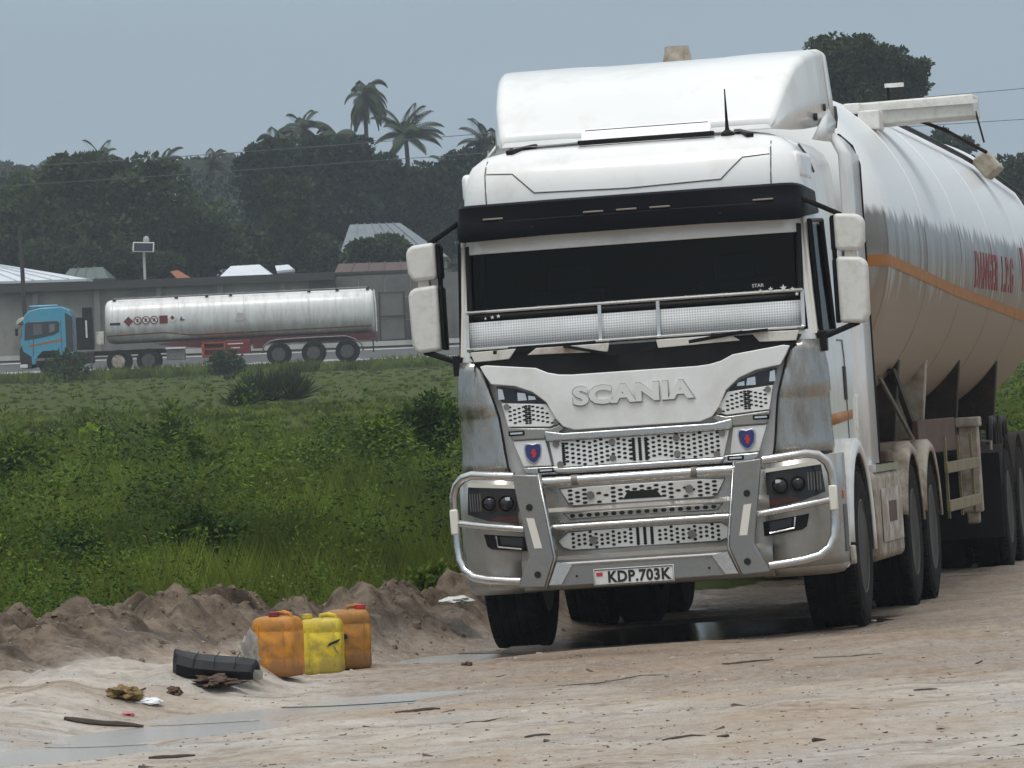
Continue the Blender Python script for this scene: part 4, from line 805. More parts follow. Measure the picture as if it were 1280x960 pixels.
# trailer frame
mb = MB()
for x in (-.5, .5): mb.box((x, 8.3, 1.12), (.12, 9.6, .18)); mb.box((x, 14.5, 1.05), (.12, 6.5, .3))
for y in (7.2, 8.6, 10.0, 11.4, 13.0, 14.4, 16.0): mb.box((0, y, 1.1), (1.1, .1, .16))
mb.build('trailer_frame', M['chassis'], truck, bevel=.01)
for y, zz in ((6.3, 1.42), (8.4, 1.36), (11.2, 1.36), (14.8, 1.36)):
    for s_ in (-1, 1): MB().prism([(s_ * .62, 1.15), (s_ * .98, 1.15), (s_ * 1.05, 1.75), (s_ * .95, 1.78), (s_ * .62, 1.40)], y - .06, y + .06).build('tank_saddle', M['chassis'] if y != 8.4 else M['beige'], truck, bevel=.01)
for s_ in (-1, 1):
    MB().prism([(5.9, 1.68), (6.1, 1.68), (8.1, 1.0), (7.9, 1.0)], s_ * 1.0, s_ * 1.04, ax='x').build('diagonal_brace', M['chassis'], truck)
    MB().tube([(s_ * 1.05, 4.8, 1.62), (s_ * 1.08, 6.3, 1.22), (s_ * 1.08, 7.4, .98)], .018, 6).build('brace_rod', M['hub'], truck)
    MB().box((s_ * 1.05, 8.6, 1.16), (.05, 3.0, .26)).build('frame_skirt', M['brown'], truck, bevel=.01)
    for z, nm in ((.918, 0), (.628, 1)): MB().box((s_ * 1.205, 9.1, z), (.03, 2.75, .085)).build('side_guard_bar', M['olive'], truck, bevel=.006)
    for y in (8.0, 9.1, 10.2): MB().box((s_ * 1.18, y, .84), (.02, .06, .62)).build('side_guard_post', M['olive'], truck)
    lg = MB().box((s_ * 1.09, 11.1, .88), (.16, .16, .74)).box((s_ * 1.09, 11.1, 1.24), (.2, .24, .08)).box((s_ * 1.09, 11.1, .48), (.1, .1, .12)).build('landing_leg', M['beige'], truck, bevel=.015)
    MB().tube([(s_ * 1.19, 11.1, 1.08), (s_ * 1.27, 11.05, 1.07), (s_ * 1.27, 11.0, 1.0)], .014, 6).build('leg_crank', M['hub'], lg)
    for y in (12.95, 14.25, 15.55):
        wheel(truck, s_ * 1.08, y, RW - .01, RW, .30, s_, nseg=40); MB().lathe([(-.15, .58*RW), (-.15, .92*RW), (-.12, RW), (.12, RW), (.15, .92*RW), (.15, .58*RW)], (s_ * .74, y, RW), 'x', 36, closed=True).build('inner_tyre', M['rubber'], truck)
        MB().sheet([[(s_ * q_, y + .6 * math.cos(a), RW + .6 * math.sin(a)) for a in np.linspace(PI * .9, PI * .1, 12)] for q_ in (.6, 1.23)]).build('trailer_fender', M['chassis'], truck, solid=.012)
    MB().box((s_ * .92, 12.25, .62), (.62, .02, .7)).build('mud_flap', M['black'], truck)
    mb = MB()
    for k_ in range(4): mb.tube([(s_ * (1.22 - .02 * (k_ % 2)), 11.7 + k_ * .45 + .2 * math.cos(a), 1.05 + .20 * math.sin(a)) for a in np.linspace(PI, -.0, 9)], .03, 8)
    mb.build('coiled_hose', M['black'], truck)
# ================================================================== far tanker truck on the road (side view, nose to the left)
SC2 = 27.0; Z2 = FPX / SC2
far = empty('tanker_truck', 'distant blue tractor with a long silver-white fuel tank on the road behind the grass', 'truck')
o2 = at(30, 469, Z2); far.location = (o2.x + .12, 276.6, roadz(276.6) + .03); far.rotation_euler = (0, -.006, 0)
M.update(cyan=mat('sky_blue_paint', (.05, .32, .48), .25, dirt=(.14, .2, .22), amt=.3, dscale=2, coat=.6), alu=mat('silver_tank_paint', (.72, .73, .72), .35, metal=.0, dirt=(.42, .38, .34), amt=.6, dscale=1.2, stretch=(3, 1, .6), zdirt=(1.2, 2.6, .22), coat=.4),
 farglass=mat('far_cab_glass', (.02, .025, .03), .1, spec=.8), darkred=mat('chassis_red', (.10, .006, .008), .5, dirt=(.1, .05, .04), amt=.6))
D2 = 2.45
P = [(0, .55), (0, 1.45), (.05, 1.75), (.16, 2.62), (.22, 2.82), (.45, 3.05), (1.0, 3.16), (1.95, 3.18), (2.28, 3.02), (2.42, 2.7), (2.42, .95), (1.75, .95), (1.72, .62), (1.45, .6), (.5, .58), (.45, .52)]
cab2 = MB().prism(P, 0, D2).build('cab', M['cyan'], far, bevel=.07, seg=3)
MB().prism([(.20, 1.70), (.24, 2.44), (.36, 2.54), (1.72, 2.54), (1.84, 2.44), (1.80, 2.02), (1.54, 1.90), (.75, 1.76)], -.012, .02).build('door_window', M['farglass'], cab2, bevel=.01)
MB().prism([(.62, 1.92), (.62, 2.42), (1.02, 2.42), (1.02, 1.98)], -.016, .01).build('window_view', M['seam'], cab2); MB().prism([(1.36, 2.02), (1.36, 2.40), (1.62, 2.40), (1.6, 2.08)], -.016, .01).build('window_view', M['hub'], cab2)
MB().prism([(.02, 1.78), (.15, 2.60), (.20, 2.60), (.09, 1.78)], .08, D2 - .08).build('windscreen', M['farglass'], cab2)
MB().prism([(.35, 1.38), (1.95, 1.62), (1.95, 1.72), (.35, 1.46)], -.006, .01).build('door_stripe', M['orange'], cab2)
MB().prism([(.0, .42), (-.06, .9), (-.04, 1.3), (.05, 1.5), (.14, 1.2), (.5, .95), (.5, .4)], -.02, D2 + .02).build('bumper', M['chassis'], far, bevel=.03)
MB().prism([(.55, .98), (.62, 2.5), (.66, 2.5), (.6, .98)], -.008, .01).build('door_joint', M['seam'], cab2); MB().prism([(1.88, .98), (1.88, 2.6), (1.91, 2.6), (1.91, .98)], -.008, .01).build('door_joint', M['seam'], cab2); MB().prism([(2.1, 1.1), (2.1, 2.9), (2.42, 2.7), (2.42, 1.1)], -.006, .01).build('rear_corner_panel', M['farglass'], cab2)
MB().box((1.1, -.02, .8), (.9, .1, .12)).build('side_step', M['hub'], far)
MB().box((.12, -.02, .52), (.35, .06, .16)).build('headlamp', M['plate'], far, bevel=.02)
MB().prism([(-.12, 2.42), (.14, 2.60), (.30, 2.70), (.28, 2.80), (-.02, 2.72), (-.14, 2.56)], 0, D2).build('sun_visor', M['dirtywhite'], far, bevel=.02)
MB().box((-.14, -.12, 2.1), (.12, .18, .34)).bar((-.1, -.1, 2.2), (.2, 0, 2.5), .03, .03).build('mirror', M['black'], far, bevel=.03)
MB().box((1.1, .6, 3.24), (1.3, .5, .10)).build('roof_deflector', M['cyan'], far, bevel=.04)
MB().prism([(.62, .45), (.75, .95), (1.0, 1.2), (1.75, 1.2), (1.75, .45)], -.01, .1).build('wheel_arch', M['black'], far, bevel=.03)
MB().box((2.95, .6, 1.9), (.75, 1.0, 1.5)).box((3.1, .5, 2.85), (.45, .5, .5)).build('engine_stack', M['black'], far, bevel=.03)
MB().box((3.05, .08, 2.1), (.08, .03, .8)).build('stack_strip', M['plate'], far); MB().box((3.65, .5, 1.65), (.35, .7, .6)).build('side_locker', M['dirtywhite'], far, bevel=.02)
MB().box((2.75, .4, .8), (1.2, .7, .55)).build('fuel_tank', M['chassis'], far, bevel=.05)
MB().box((3.9, 1.2, .95), (6.0, .9, .22)).build('chassis_rail', M['chassis'], far)
def wheel2(x, light=False):
    w = sub('wheel', far)
    MB().lathe([(-.28, .3), (-.28, .5), (-.25, .54), (.0, .54), (.03, .5), (.03, .3)], (x, .27, .54), 'y', 28, closed=True).build('tyre', M['rubber'], w)
    MB().lathe([(-.28, .33), (-.26, .30), (-.2, .28), (-.2, .14), (-.24, .12), (-.25, 0)], (x, .27, .54), 'y', 20).build('rim', M['dirtywhite'] if light else M['rim'], w)
    MB().lathe([(-.2, .3), (-.2, .54), (.3, .54), (.3, .3)], (x, 1.9, .54), 'y', 20, closed=True).build('far_tyre', M['rubber'], w)
for x, lt in ((1.35, 0), (4.45, 1), (5.83, 0), (11.8, 0), (13.4, 0), (14.95, 0)): wheel2(x, lt)
# tank: rounded oval barrel
TW, TH, cz = 1.24, 1.02, 2.36
rows = []
for x, sc in ((3.88, .0), (3.885, .5), (3.92, .8), (4.0, .93), (4.12, .985), (4.25, 1), (7, 1), (10, 1), (13, 1), (15.9, 1), (16.1, .97), (16.22, .88), (16.26, .6), (16.27, 0)):
    rows.append([(x, D2 / 2 + TW * sc * math.copysign(abs(math.cos(a)) ** .8, math.cos(a)), cz + TH * sc * math.copysign(abs(math.sin(a)) ** .8, math.sin(a))) for a in np.linspace(0, 2 * PI, 49)])
tk2 = MB().sheet(rows).build('tank', M['alu'], far, merge=True, smooth=50)
def t2y(z, off=.01): q = min(1, abs((z - cz) / TH)); s = q ** (1 / .8); return D2 / 2 - TW * max(0, 1 - s * s) ** .4 - off
for x in (4.28, 7.3, 10.3, 13.3, 15.85): MB().tube([(x, D2 / 2 + (TW + .004) * math.copysign(abs(math.cos(a)) ** .8, math.cos(a)), cz + (TH + .004) * math.copysign(abs(math.sin(a)) ** .8, math.sin(a))) for a in np.linspace(0, 2 * PI, 40, endpoint=False)], .018, 5, closed=True).build('tank_band', M['alu'], tk2)
sp = [(4.0, 1.72), (6.6, 1.78), (7.9, 1.60), (16.1, 1.66)]; q = []
for a, b in zip(sp[:-1], sp[1:]):
    for i in range(6): x = a[0] + (b[0] - a[0]) * i / 6; z = a[1] + (b[1] - a[1]) * i / 6; q.append((x, z))
q.append(sp[-1]); MB().sheet([[(x, t2y(z + d), z + d) for x, z in q] for d in (-.028, .028)]).build('tank_stripe', M['orange'], tk2)
rd = mat('sign_red', (.16, .012, .015), .5); z = 2.35
def flat(name, P, m_, off=.012, parent=tk2): y = t2y(z, off); return MB().prism(P, y - .004, y + .03).build(name, m_, parent, smooth=0)
flat('dark_plate', [(4.15, 2.22), (4.62, 2.22), (4.62, 2.32), (4.15, 2.32)], M['black'])
def ngon(cx, cz_, r, k, a0=0): return [(cx + r * math.cos(a0 + 2 * PI * i / k), cz_ + r * math.sin(a0 + 2 * PI * i / k)) for i in range(k)]
flat('hazard_diamond', ngon(5.0, 2.36, .22, 4), rd)
for x in (5.42, 5.80, 6.18):
    f = flat('prohibition_disc', ngon(x, 2.38, .19, 20), rd); MB().prism(ngon(x, 2.38, .145, 20), t2y(z, .02), t2y(z, .01)).build('disc_centre', M['plate'], f, smooth=0)
    mb = MB(); y = t2y(z, .024); mb.bar((x - .11, y, 2.49), (x + .11, y, 2.27), .01, .035); mb.build('disc_bar', rd, f); MB().box((x, y + .001, 2.38), (.08, .006, .15), rot=(0, .3, 0)).build('disc_symbol', M['ink'], f)
flat('red_panel', [(6.42, 2.2), (6.80, 2.2), (6.80, 2.56), (6.42, 2.56)], rd); flat('diamond_sign', ngon(7.02, 2.40, .19, 4), M['plate']); flat('diamond_symbol', ngon(7.02, 2.44, .10, 4), rd, .02); flat('flag_mark', [(7.35, 2.32), (7.42, 2.5), (7.50, 2.36), (7.6, 2.34), (7.5, 2.28)], M['seam'])
flat('faded_crest', [(9.9, 2.2), (10.1, 2.15), (10.4, 2.25), (10.3, 2.5), (10.0, 2.55)], mat('faded_pink', (.52, .46, .46), .5))
MB().tube([(4.3, .55, 3.42), (16.0, .55, 3.44)], .03, 6).build('roof_rail', M['hub'], tk2)
for x in (4.35, 7.2, 8.6, 9.7, 13.3, 14.6, 16.0): MB().box((x, .7, 3.39), (.14, .3, .14)).build('rail_foot', M['chassis'], tk2)
MB().tube([(16.28, .9, 3.3), (16.34, .6, 2.6), (16.34, .5, 1.4)], .03, 6).build('rear_ladder', M['plate'], tk2)
MB().prism([(6.0, 1.28), (8.0, 1.36), (16.3, 1.36), (16.3, 1.12), (15.9, 1.02), (11.0, 1.05), (8.2, 1.02), (7.0, 1.12)], .35, D2 - .35).build('trailer_frame', M['darkred'], far)
MB().prism([(4.4, 1.30), (5.5, 1.30), (6.3, 1.26), (6.9, 1.0), (6.75, .95), (6.2, 1.16), (4.4, 1.2)], .0, .5).build('fender_line', M['hub'], far)
fr_ = sub('rack', far); om = mat('orange_red_frame', (.42, .08, .03), .5, dirt=(.2, .1, .06), amt=.5)
for z_ in (.62, .92, 1.2): MB().box((8.85, .2, z_), (1.1, .3, .05)).build('rack_rail', om, fr_)
MB().box((8.85, .5, .9), (1.0, .05, .7)).build('rack_back_panel', M['redpaint'], fr_)
for x in (8.35, 9.35): MB().box((x, .2, .88), (.1, .3, .75)).build('rack_post', om, fr_)
rb = MB().box((9.95, .25, .97), (1.15, .5, .62)).build('tool_box', rd, far, bevel=.03)
for zz, w_ in ((1.12, .7), (.93, .4)): MB().box((9.85, -.004, zz), (w_, .01, .05)).build('box_marking', M['plate'], rb)
MB().box((10.9, .3, 1.0), (.5, .4, .3)).build('side_valve_box', M['darkred'], far); MB().box((7.1, .3, .75), (.85, .5, .5)).build('side_locker', M['hub'], far, bevel=.03)
MB().box((7.1, .2, 1.05), (.9, .5, .08)).build('locker_lid', M['plate'], far)
MB().sheet([[(x, y, z_) for x, z_ in ((11.05, .62), (11.15, .95), (11.4, 1.14), (11.8, 1.22), (13.4, 1.24), (14.9, 1.24), (15.3, 1.1), (15.62, .85), (15.68, .55))] for y in (-.02, .5)]).build('long_fender', M['hub'], far, solid=.06)
MB().box((16.15, .4, .75), (.05, .5, .6)).build('mud_flap', M['black'], far); MB().box((16.32, 1.2, 1.0), (.06, 2.2, .2)).build('rear_bar', M['darkred'], far)
# ================================================================== walls
conc = mat('stained_concrete', (.27, .26, .24), .9, col2=(.18, .175, .165), nscale=.5, dirt=(.09, .085, .075), amt=.7, dscale=.8, stretch=(1, 1, .5), bump=.1, bscale=8)
conc2 = mat('grey_panel_concrete', (.165, .165, .16), .9, col2=(.12, .12, .116), nscale=.7, dirt=(.08, .08, .075), amt=.6, dscale=1)
cop = mat('dark_coping', (.045, .045, .045), .85)
WZ = 293.0; wy = WZ
def wx(px): return (px - 640) / FPX * WZ
def wz_(px, py): return at(px, py, WZ).z
wall = empty('perimeter_wall', 'long stained concrete wall with a dark coping behind the distant tanker', 'wall', (0, wy, 1.7))
x0, x1 = wx(-260), wx(420); k = 0; x = x0; zt = wz_(200, 353)
first = None
while x < x1 - .1:
    w = 3.0; w = min(w, x1 - x)
    MB().box((x + w / 2 , .1, (zt - 1.7) / 2 - .1), (w - .03, .18, zt - 1.7)).build('wall_panel', conc, wall); MB().box((x, .0, (zt - 1.7) / 2 - .1), (.28, .34, zt - 1.7 - .02)).build('wall_pillar', conc, wall); x += w
MB().box(((x0 + x1) / 2, -.05, zt - 1.7 - .02), (x1 - x0 + .3, .7, .38)).build('coping', cop, wall)
MB().prism([(x1 - 1.1, 0), (x1 + .2, 0), (x1 + .2, wz_(410, 345) - 1.7), (x1 - 1.1, wz_(410, 345) - 1.7)], -.25, .25).build('wall_pier', cop, wall)
wall2 = empty('panel_wall', 'tall grey wall of square concrete panels right of the stained wall', 'wall', (0, wy + .5, 1.7))
zt2 = wz_(470, 341) - 1.7
for i in range(0, 7):
    for j in range(3): MB().box((wx(421) + .62 + i * 1.26, .1, .45 + j * 1.12 + .02), (1.22, .16, 1.08)).build('wall_panel', conc2, wall2)
MB().box((wx(421) + 4.4, .15, zt2 + .05), (9.0, .3, .1)).build('coping', cop, wall2)
gate = empty('steel_gate', 'grey sheet gate with dark frame between the panel wall and the boards', 'gate', (wx(494), wy - .2, 1.75))
for z_ in (.45, 1.55): MB().box((0, 0, z_ + .1), (1.15, .05, 1.0)).build('gate_sheet', conc2, gate)
for x_, z_, a, b in ((-.6, 1.15, .08, 2.4), (.6, 1.15, .08, 2.4), (0, 1.16, 1.2, .07), (0, 2.3, 1.2, .07)): MB().box((x_, -.03, z_), (a, .08, b)).build('gate_frame', cop, gate)
bf = empty('board_fence', 'fence of upright grey boards seen between the mirror and the cab', 'fence', (wx(525), wy - .4, 1.75))
for i in range(26): MB().box((i * .32, random.uniform(-.02, .02), 1.5), (.29, .05, 3.2 + random.uniform(-.12, .12))).build('board', conc2, bf)
# ================================================================== poles, lamp, wires
pole = mat('dark_wood_pole', (.035, .03, .026), .9); polew = mat('pale_pole', (.5, .5, .47), .6)
up_ = empty('utility_pole', 'thin dark wooden pole standing in front of the white roof at far left', 'pole', at(33, 428, 285))
up_.location.z = 1.7; MB().tube([(0, 0, 0), (-.08, 0, (at(29, 284, 285).z - 1.7))], [.12, .09], 8).build('pole_shaft', pole, up_)
sl_ = empty('solar_street_light', 'slim white pole with a tilted solar panel and small lamp above the wall', 'street light', (at(182, 357, 296).x, 296, 1.75))
hz = at(181, 312, 296).z - 1.75
MB().tube([(0, 0, 0), (-.02, 0, hz)], .07, 10).build('pole_shaft', polew, sl_)
pn = MB().box((-.02, -.15, hz + .12), (1.05, .05, .55), rot=(-.5, .06, 0)).build('solar_panel_frame', polew, sl_, bevel=.01); MB().box((-.02, -.185, hz + .12), (.93, .03, .44), rot=(-.5, .06, 0)).build('solar_cells', mat('solar_cells', (.02, .025, .035), .6, spec=.1), pn)
MB().lathe([(0, .12), (.12, .16), (.3, .12), (.34, 0)], (.12, .1, hz + .32), 'z', 12).build('lamp_head', polew, sl_)
for px, lab in ((103, 'short thin post on the wall above the blue cab'), ):
    pass
wire = mat('cable', (.09, .095, .10), .7)
def cable(pts, lab, r=.017):
    mb = MB(); q = []
    P3 = [at(*p) for p in pts]
    for i in range(41):
        u = i / 40; x = P3[0].x + (P3[-1].x - P3[0].x) * u; q.append((x, P3[0].y + (P3[-1].y - P3[0].y) * u, float(np.interp(x, [p.x for p in P3], [p.z for p in P3]))))
    # smooth the sag
    z = np.array([p[2] for p in q]); 
    for _ in range(30): z[1:-1] = (z[:-2] + 2 * z[1:-1] + z[2:]) / 4
    mb.tube([(p[0], p[1], zz) for p, zz in zip(q, z)], r, 5); return tag(mb.build('power_cable', wire), lab, 'cable', 'power cables above the trees')
cable([(-500, 238, 300), (187, 200, 300), (586, 169, 300), (1280, 112, 300), (1700, 70, 300)], 'upper power cable, passing between the two palms and above the hose tray')
cable([(-500, 262, 300), (200, 222, 300), (514, 196, 300), (1280, 150, 300), (1700, 120, 300)], 'lower power cable, running just under the first and behind the hose tray')
for px, t_, b_ in ((-500, 230, 430), (1700, 62, 380)):
    p = empty('utility_pole', 'wooden utility pole carrying the two power cables at the ' + ('left' if px < 0 else 'right') + ' end of their span', 'pole', (at(px, b_, 300).x, 300, 1.7)); MB().tube([(0, 0, 0), (0, 0, at(px, t_, 300).z - 1.7)], [.15, .1], 8).bar((-.6, 0, at(px, t_, 300).z - 1.9), (.6, 0, at(px, t_, 300).z - 1.9), .1, .1).build('pole_shaft', pole, p)
# ================================================================== houses beyond the wall
tin = mat('pale_tin_roof', (.62, .66, .70), .45, col2=(.55, .6, .64), nscale=1); tinb = mat('blue_grey_roof', (.14, .17, .19), .5, col2=(.11, .14, .16), nscale=1); rust = mat('orange_roof', (.24, .075, .035), .7); brick = mat('dull_red_roof', (.09, .055, .05), .8, col2=(.07, .045, .04)); wallm = mat('plaster_wall', (.25, .24, .22), .9); darkg = mat('dark_green_roof', (.07, .10, .09), .6)
def house(label, Z_, Pe, ridge, m, name='house', depth=7, wm_=None, ribs=True):
    # Pe: left and right eave pixels; ridge: left and right ridge pixels
    a, b = at(*Pe[0], Z_), at(*Pe[1], Z_); c, d = at(*ridge[0], Z_ + depth / 2), at(*ridge[1], Z_ + depth / 2)
    h = empty(name, label, 'house', ((a.x + b.x) / 2, Z_, 1.75)); o = h.location
    V = [a - o, b - o, d - o, c - o]; e2 = Vector((b.x, Z_ + depth, b.z)) - o; f2 = Vector((a.x, Z_ + depth, a.z)) - o; V += [e2, f2]
    rf = MB().add(V, [(0, 1, 2, 3), (3, 2, 4, 5), (0, 3, 5), (1, 4, 2)]).build('roof', m, h, solid=.12, smooth=0)
    if ribs:
        mb = MB(); k = max(4, int((b.x - a.x) / .8))
        for i in range(1, k):
            f = i / k; mb.bar(V[0].lerp(V[1], f) + Vector((0, -.02, .09)), V[3].lerp(V[2], f) + Vector((0, -.02, .09)), .05, .05)
        mb.build('roof_ribs', m, rf)
    mb = MB(); zz = a.z - o.z; mb.box((0, depth / 2, zz / 2), ((b.x - a.x) * .94, depth * .92, zz)); w_ = mb.build('wall', wm_ or wallm, h)
    for i in (-1, 1): MB().box((i * (b.x - a.x) * .22, depth * .04 - .02, zz * .55), (.9, .05, 1.0)).build('window', M['farglass'], w_)
    return h
house('low house with broad pale tin roof behind the wall at far left', 300, ((-90, 356), (108, 350)), ((-60, 331), (-5, 331)), tin, depth=12)
house('dark green roof behind the thatch of trees left of the solar light', 305, ((76, 352), (135, 349)), ((88, 337), (128, 335)), darkg)
house('small house with bright white hipped roof above the wall', 299, ((272, 350), (341, 347)), ((289, 334), (324, 332)), tin, depth=6, ribs=False)
house('shed with a little white roof right of the white hipped roof', 303, ((346, 340), (366, 338)), ((345, 333), (360, 332)), tin, name='shed', depth=3, ribs=False)
house('sloping orange roof between the solar light and the white roof', 298, ((228, 356), (246, 355)), ((214, 340), (222, 339)), rust, depth=3, ribs=False, name='shed')
house('large house with blue-grey roof half hidden by trees', 318, ((424, 322), (560, 322)), ((438, 282), (500, 280)), tinb, depth=12)
house('long low building with dull red roof beside the panel wall', 298, ((418, 343), (520, 340)), ((424, 331), (520, 328)), brick, depth=5)
# ================================================================== foliage
def leafmat(name, c, c2, nscale=.3, tr=.25): return mat(name, c, .6, col2=c2, nscale=nscale, tint=True, transl=tr, spec=.08, detail=3)
LM = dict(tree=leafmat('tree_foliage', (.034, .052, .022), (.055, .078, .03), .35), tree2=leafmat('tree_foliage_dark', (.020, .036, .020), (.032, .050, .026), .3),
  palm=leafmat('palm_frond', (.045, .065, .03), (.06, .075, .035)), weed=leafmat('weed_leaves', (.105, .155, .018), (.055, .10, .012), .5), weed2=leafmat('weed_leaves_dark', (.022, .050, .010), (.045, .085, .014), .5),
  grass=leafmat('grass_blades', (.13, .165, .03), (.095, .135, .022), .12), yellow=leafmat('yellow_green_leaves', (.24, .32, .03), (.18, .27, .03)), shrub=leafmat('shrub_leaves', (.03, .05, .02), (.045, .07, .025)), dry=leafmat('dry_leaves', (.16, .12, .05), (.11, .10, .04)))
bark = mat('bark', (.07, .055, .045), .9, bump=.3, bscale=8)
def unit(v): return v / np.maximum(np.linalg.norm(v, axis=1, keepdims=True), 1e-9)
def leaves(P, D, N_, Lg, Wd):                                  # diamond leaves: base P, direction D, normal N
    D = unit(D); S_ = unit(np.cross(D, N_)); n = len(P); Lg = np.broadcast_to(np.asarray(Lg, float), (n,))[:, None]; Wd = np.broadcast_to(np.asarray(Wd, float), (n,))[:, None]
    V = np.stack([P, P + D * Lg * .45 - S_ * Wd / 2, P + D * Lg, P + D * Lg * .45 + S_ * Wd / 2], 1).reshape(-1, 3)
    return V, np.arange(n * 4).reshape(n, 4)
def rdir(n, upb=0): v = rng.normal(size=(n, 3)); v[:, 2] += upb; return unit(v)
def merge(parts):
    Vs, Fs, Ts = [], [], []; b = 0
    for V, F, T in parts: Vs.append(V); Fs.append(F + b); Ts.append(T); b += len(V)
    return np.concatenate(Vs), np.concatenate(Fs), np.concatenate(Ts)
def tree(name, label, base, blobs, m, n=9000, leaf=.3, trunk_r=.3, group=None, cl=60, mesh_cl=1.0):
    """blobs: (dx, dz, rx, rz) ellipsoids relative to base"""
    root = empty(name, label, 'tree', base, 0, group); parts = []; area = sum(b[2] * b[3] for b in blobs)
    for dx, dz, rx, rz in blobs:
        k = max(6, int(cl * rx * rz / area)); nl = int(n * rx * rz / area / k)
        d = rdir(k, .35); d[:, 1] = -np.abs(d[:, 1]) * rng.choice([1, 1, -1], k); rad = rng.uniform(.55, 1.0, k)[:, None]
        C_ = np.array([dx, 0, dz]) + d * rad * np.array([rx, rx * .8, rz]); cr = rng.uniform(.16, .30, k) * min(rx, rz) * mesh_cl + .25
        for c, r in zip(C_, cr):
            q = rdir(nl, .25); P = c + q * (rng.uniform(.3, 1, nl) ** .5 * r)[:, None] * np.array([1.35, 1.35, .75])
            V, F = leaves(P, unit(q + rdir(nl) * .9), rdir(nl, .8), leaf * rng.uniform(.7, 1.3, nl), leaf * .75)
            t_ = rng.uniform(.55, 1.45) * rng.uniform(.8, 1.2, nl); parts.append((V, F, t_))
        # sparser fill so the heart is not hollow
        nf = nl * k // 4; P = np.array([dx, 0, dz]) + rdir(nf) * (rng.uniform(0, .8, nf))[:, None] * np.array([rx, rx * .8, rz]); V, F = leaves(P, rdir(nf), rdir(nf), leaf * 1.6, leaf * 1.3); parts.append((V, F, rng.uniform(.7, 1.0, nf)))
    V, F, T = merge(parts); npmesh('crown', V, F, m, root, T)
    mb = MB(); top = max(b[1] for b in blobs); mb.tube([(0, 0, -.3), (.1, 0, top * .4), (-.05, .1, top * .7)], [trunk_r, trunk_r * .7, trunk_r * .4], 8)
    for dx, dz, rx, rz in blobs: mb.tube([(.05, 0, top * .35), (dx * .6, 0, (top * .35 + dz) / 2 + .1), (dx, 0, dz)], [trunk_r * .5, trunk_r * .35, trunk_r * .12], 6)
    mb.build('trunk', bark, root); return root
def tree_px(name, label, Z_, base_px, blobs_px, m, **kw):
    b = at(base_px[0], base_px[1], Z_); b.z = 1.75 if Z_ > 285 else .3; s = FPX / Z_
    bl = []
    for x, y, rx, ry in blobs_px: p = at(x, y, Z_); bl.append((p.x - b.x, p.z - b.z, rx / s, ry / s))
    return tree(name, label, b, bl, m, **kw)
tree_px('broadleaf_tree', 'big spreading dark green tree rising behind the wall left of the solar light', 322, (120, 420), [(50, 275, 62, 50), (105, 245, 50, 46), (165, 243, 58, 50), (222, 285, 58, 46), (120, 300, 80, 60), (30, 310, 55, 55), (245, 312, 50, 40), (180, 310, 60, 50), (75, 218, 30, 20), (200, 222, 28, 24)], LM['tree'], n=26000, leaf=.34, cl=210)
tree_px('broadleaf_tree', 'pale hazy tree with rounded top at the far left edge', 620, (10, 420), [(0, 248, 42, 40), (35, 240, 24, 28), (-40, 260, 40, 50), (15, 300, 45, 40)], LM['tree'], n=11000, leaf=.5, cl=80)
tree_px('broadleaf_tree', 'hazy grey-green tree in the gap between the spreading tree and the tall dark grove', 640, (270, 420), [(245, 232, 28, 30), (275, 230, 22, 28), (292, 250, 24, 36), (270, 285, 40, 45), (235, 208, 8, 12), (285, 205, 8, 12)], LM['tree'], n=11000, leaf=.5, cl=90)
tree_px('broadleaf_tree', 'tall very dark tree with flat dense top left of the tall palm', 345, (370, 420), [(325, 208, 26, 32), (362, 200, 35, 26), (400, 205, 35, 32), (435, 215, 38, 38), (340, 250, 42, 45), (400, 262, 60, 48), (370, 305, 60, 38), (445, 262, 40, 40)], LM['tree2'], n=22000, leaf=.34, cl=170)
tree_px('broadleaf_tree', 'dark tree filling the gap under the two palms', 350, (500, 420), [(480, 230, 36, 34), (520, 240, 36, 34), (500, 275, 45, 40), (550, 255, 36, 44), (560, 225, 26, 22), (530, 300, 40, 36), (475, 300, 30, 26)], LM['tree2'], n=17000, leaf=.34, cl=140)
tree_px('broadleaf_tree', 'dark tree touching the left side of the cab roof', 355, (585, 420), [(585, 215, 32, 26), (610, 240, 36, 40), (580, 265, 34, 40), (620, 290, 44, 50), (655, 260, 40, 50)], LM['tree2'], n=10000, leaf=.34, cl=90)
tree_px('broadleaf_tree', 'low bushy tree behind the white hipped roof', 325, (300, 400), [(265, 318, 30, 28), (300, 310, 26, 26), (330, 322, 24, 20), (250, 340, 20, 12), (395, 320, 24, 24), (415, 330, 14, 14)], LM['tree'], n=8000, leaf=.3, cl=80)
tree_px('broadleaf_tree', 'low round green tree in front of the blue-grey roofed house', 305, (480, 400), [(455, 318, 22, 14), (485, 314, 26, 15), (512, 322, 18, 12)], LM['tree'], n=5000, leaf=.26, cl=60)
tree_px('creeper_column', 'narrow creeper-clad trunk left of its twin, in front of the dark grove', 318, (346, 400), [(346, 235, 7, 14), (345, 262, 11, 24), (347, 300, 12, 32), (346, 330, 14, 18)], LM['tree'], n=3500, leaf=.26, cl=50)
tree_px('creeper_column', 'narrow creeper-clad trunk right of its twin, nearer the tall palm', 319, (378, 400), [(376, 240, 8, 14), (378, 265, 10, 24), (376, 300, 11, 32), (379, 330, 14, 18)], LM['tree'], n=3500, leaf=.26, cl=50)
tree_px('broadleaf_tree', 'low shrubby tree between the wall and the spreading tree, over the blue cab', 312, (60, 400), [(140, 335, 20, 14), (60, 322, 30, 18), (160, 325, 24, 20), (205, 335, 24, 16), (110, 325, 22, 18)], LM['tree'], n=6500, leaf=.28, cl=70)
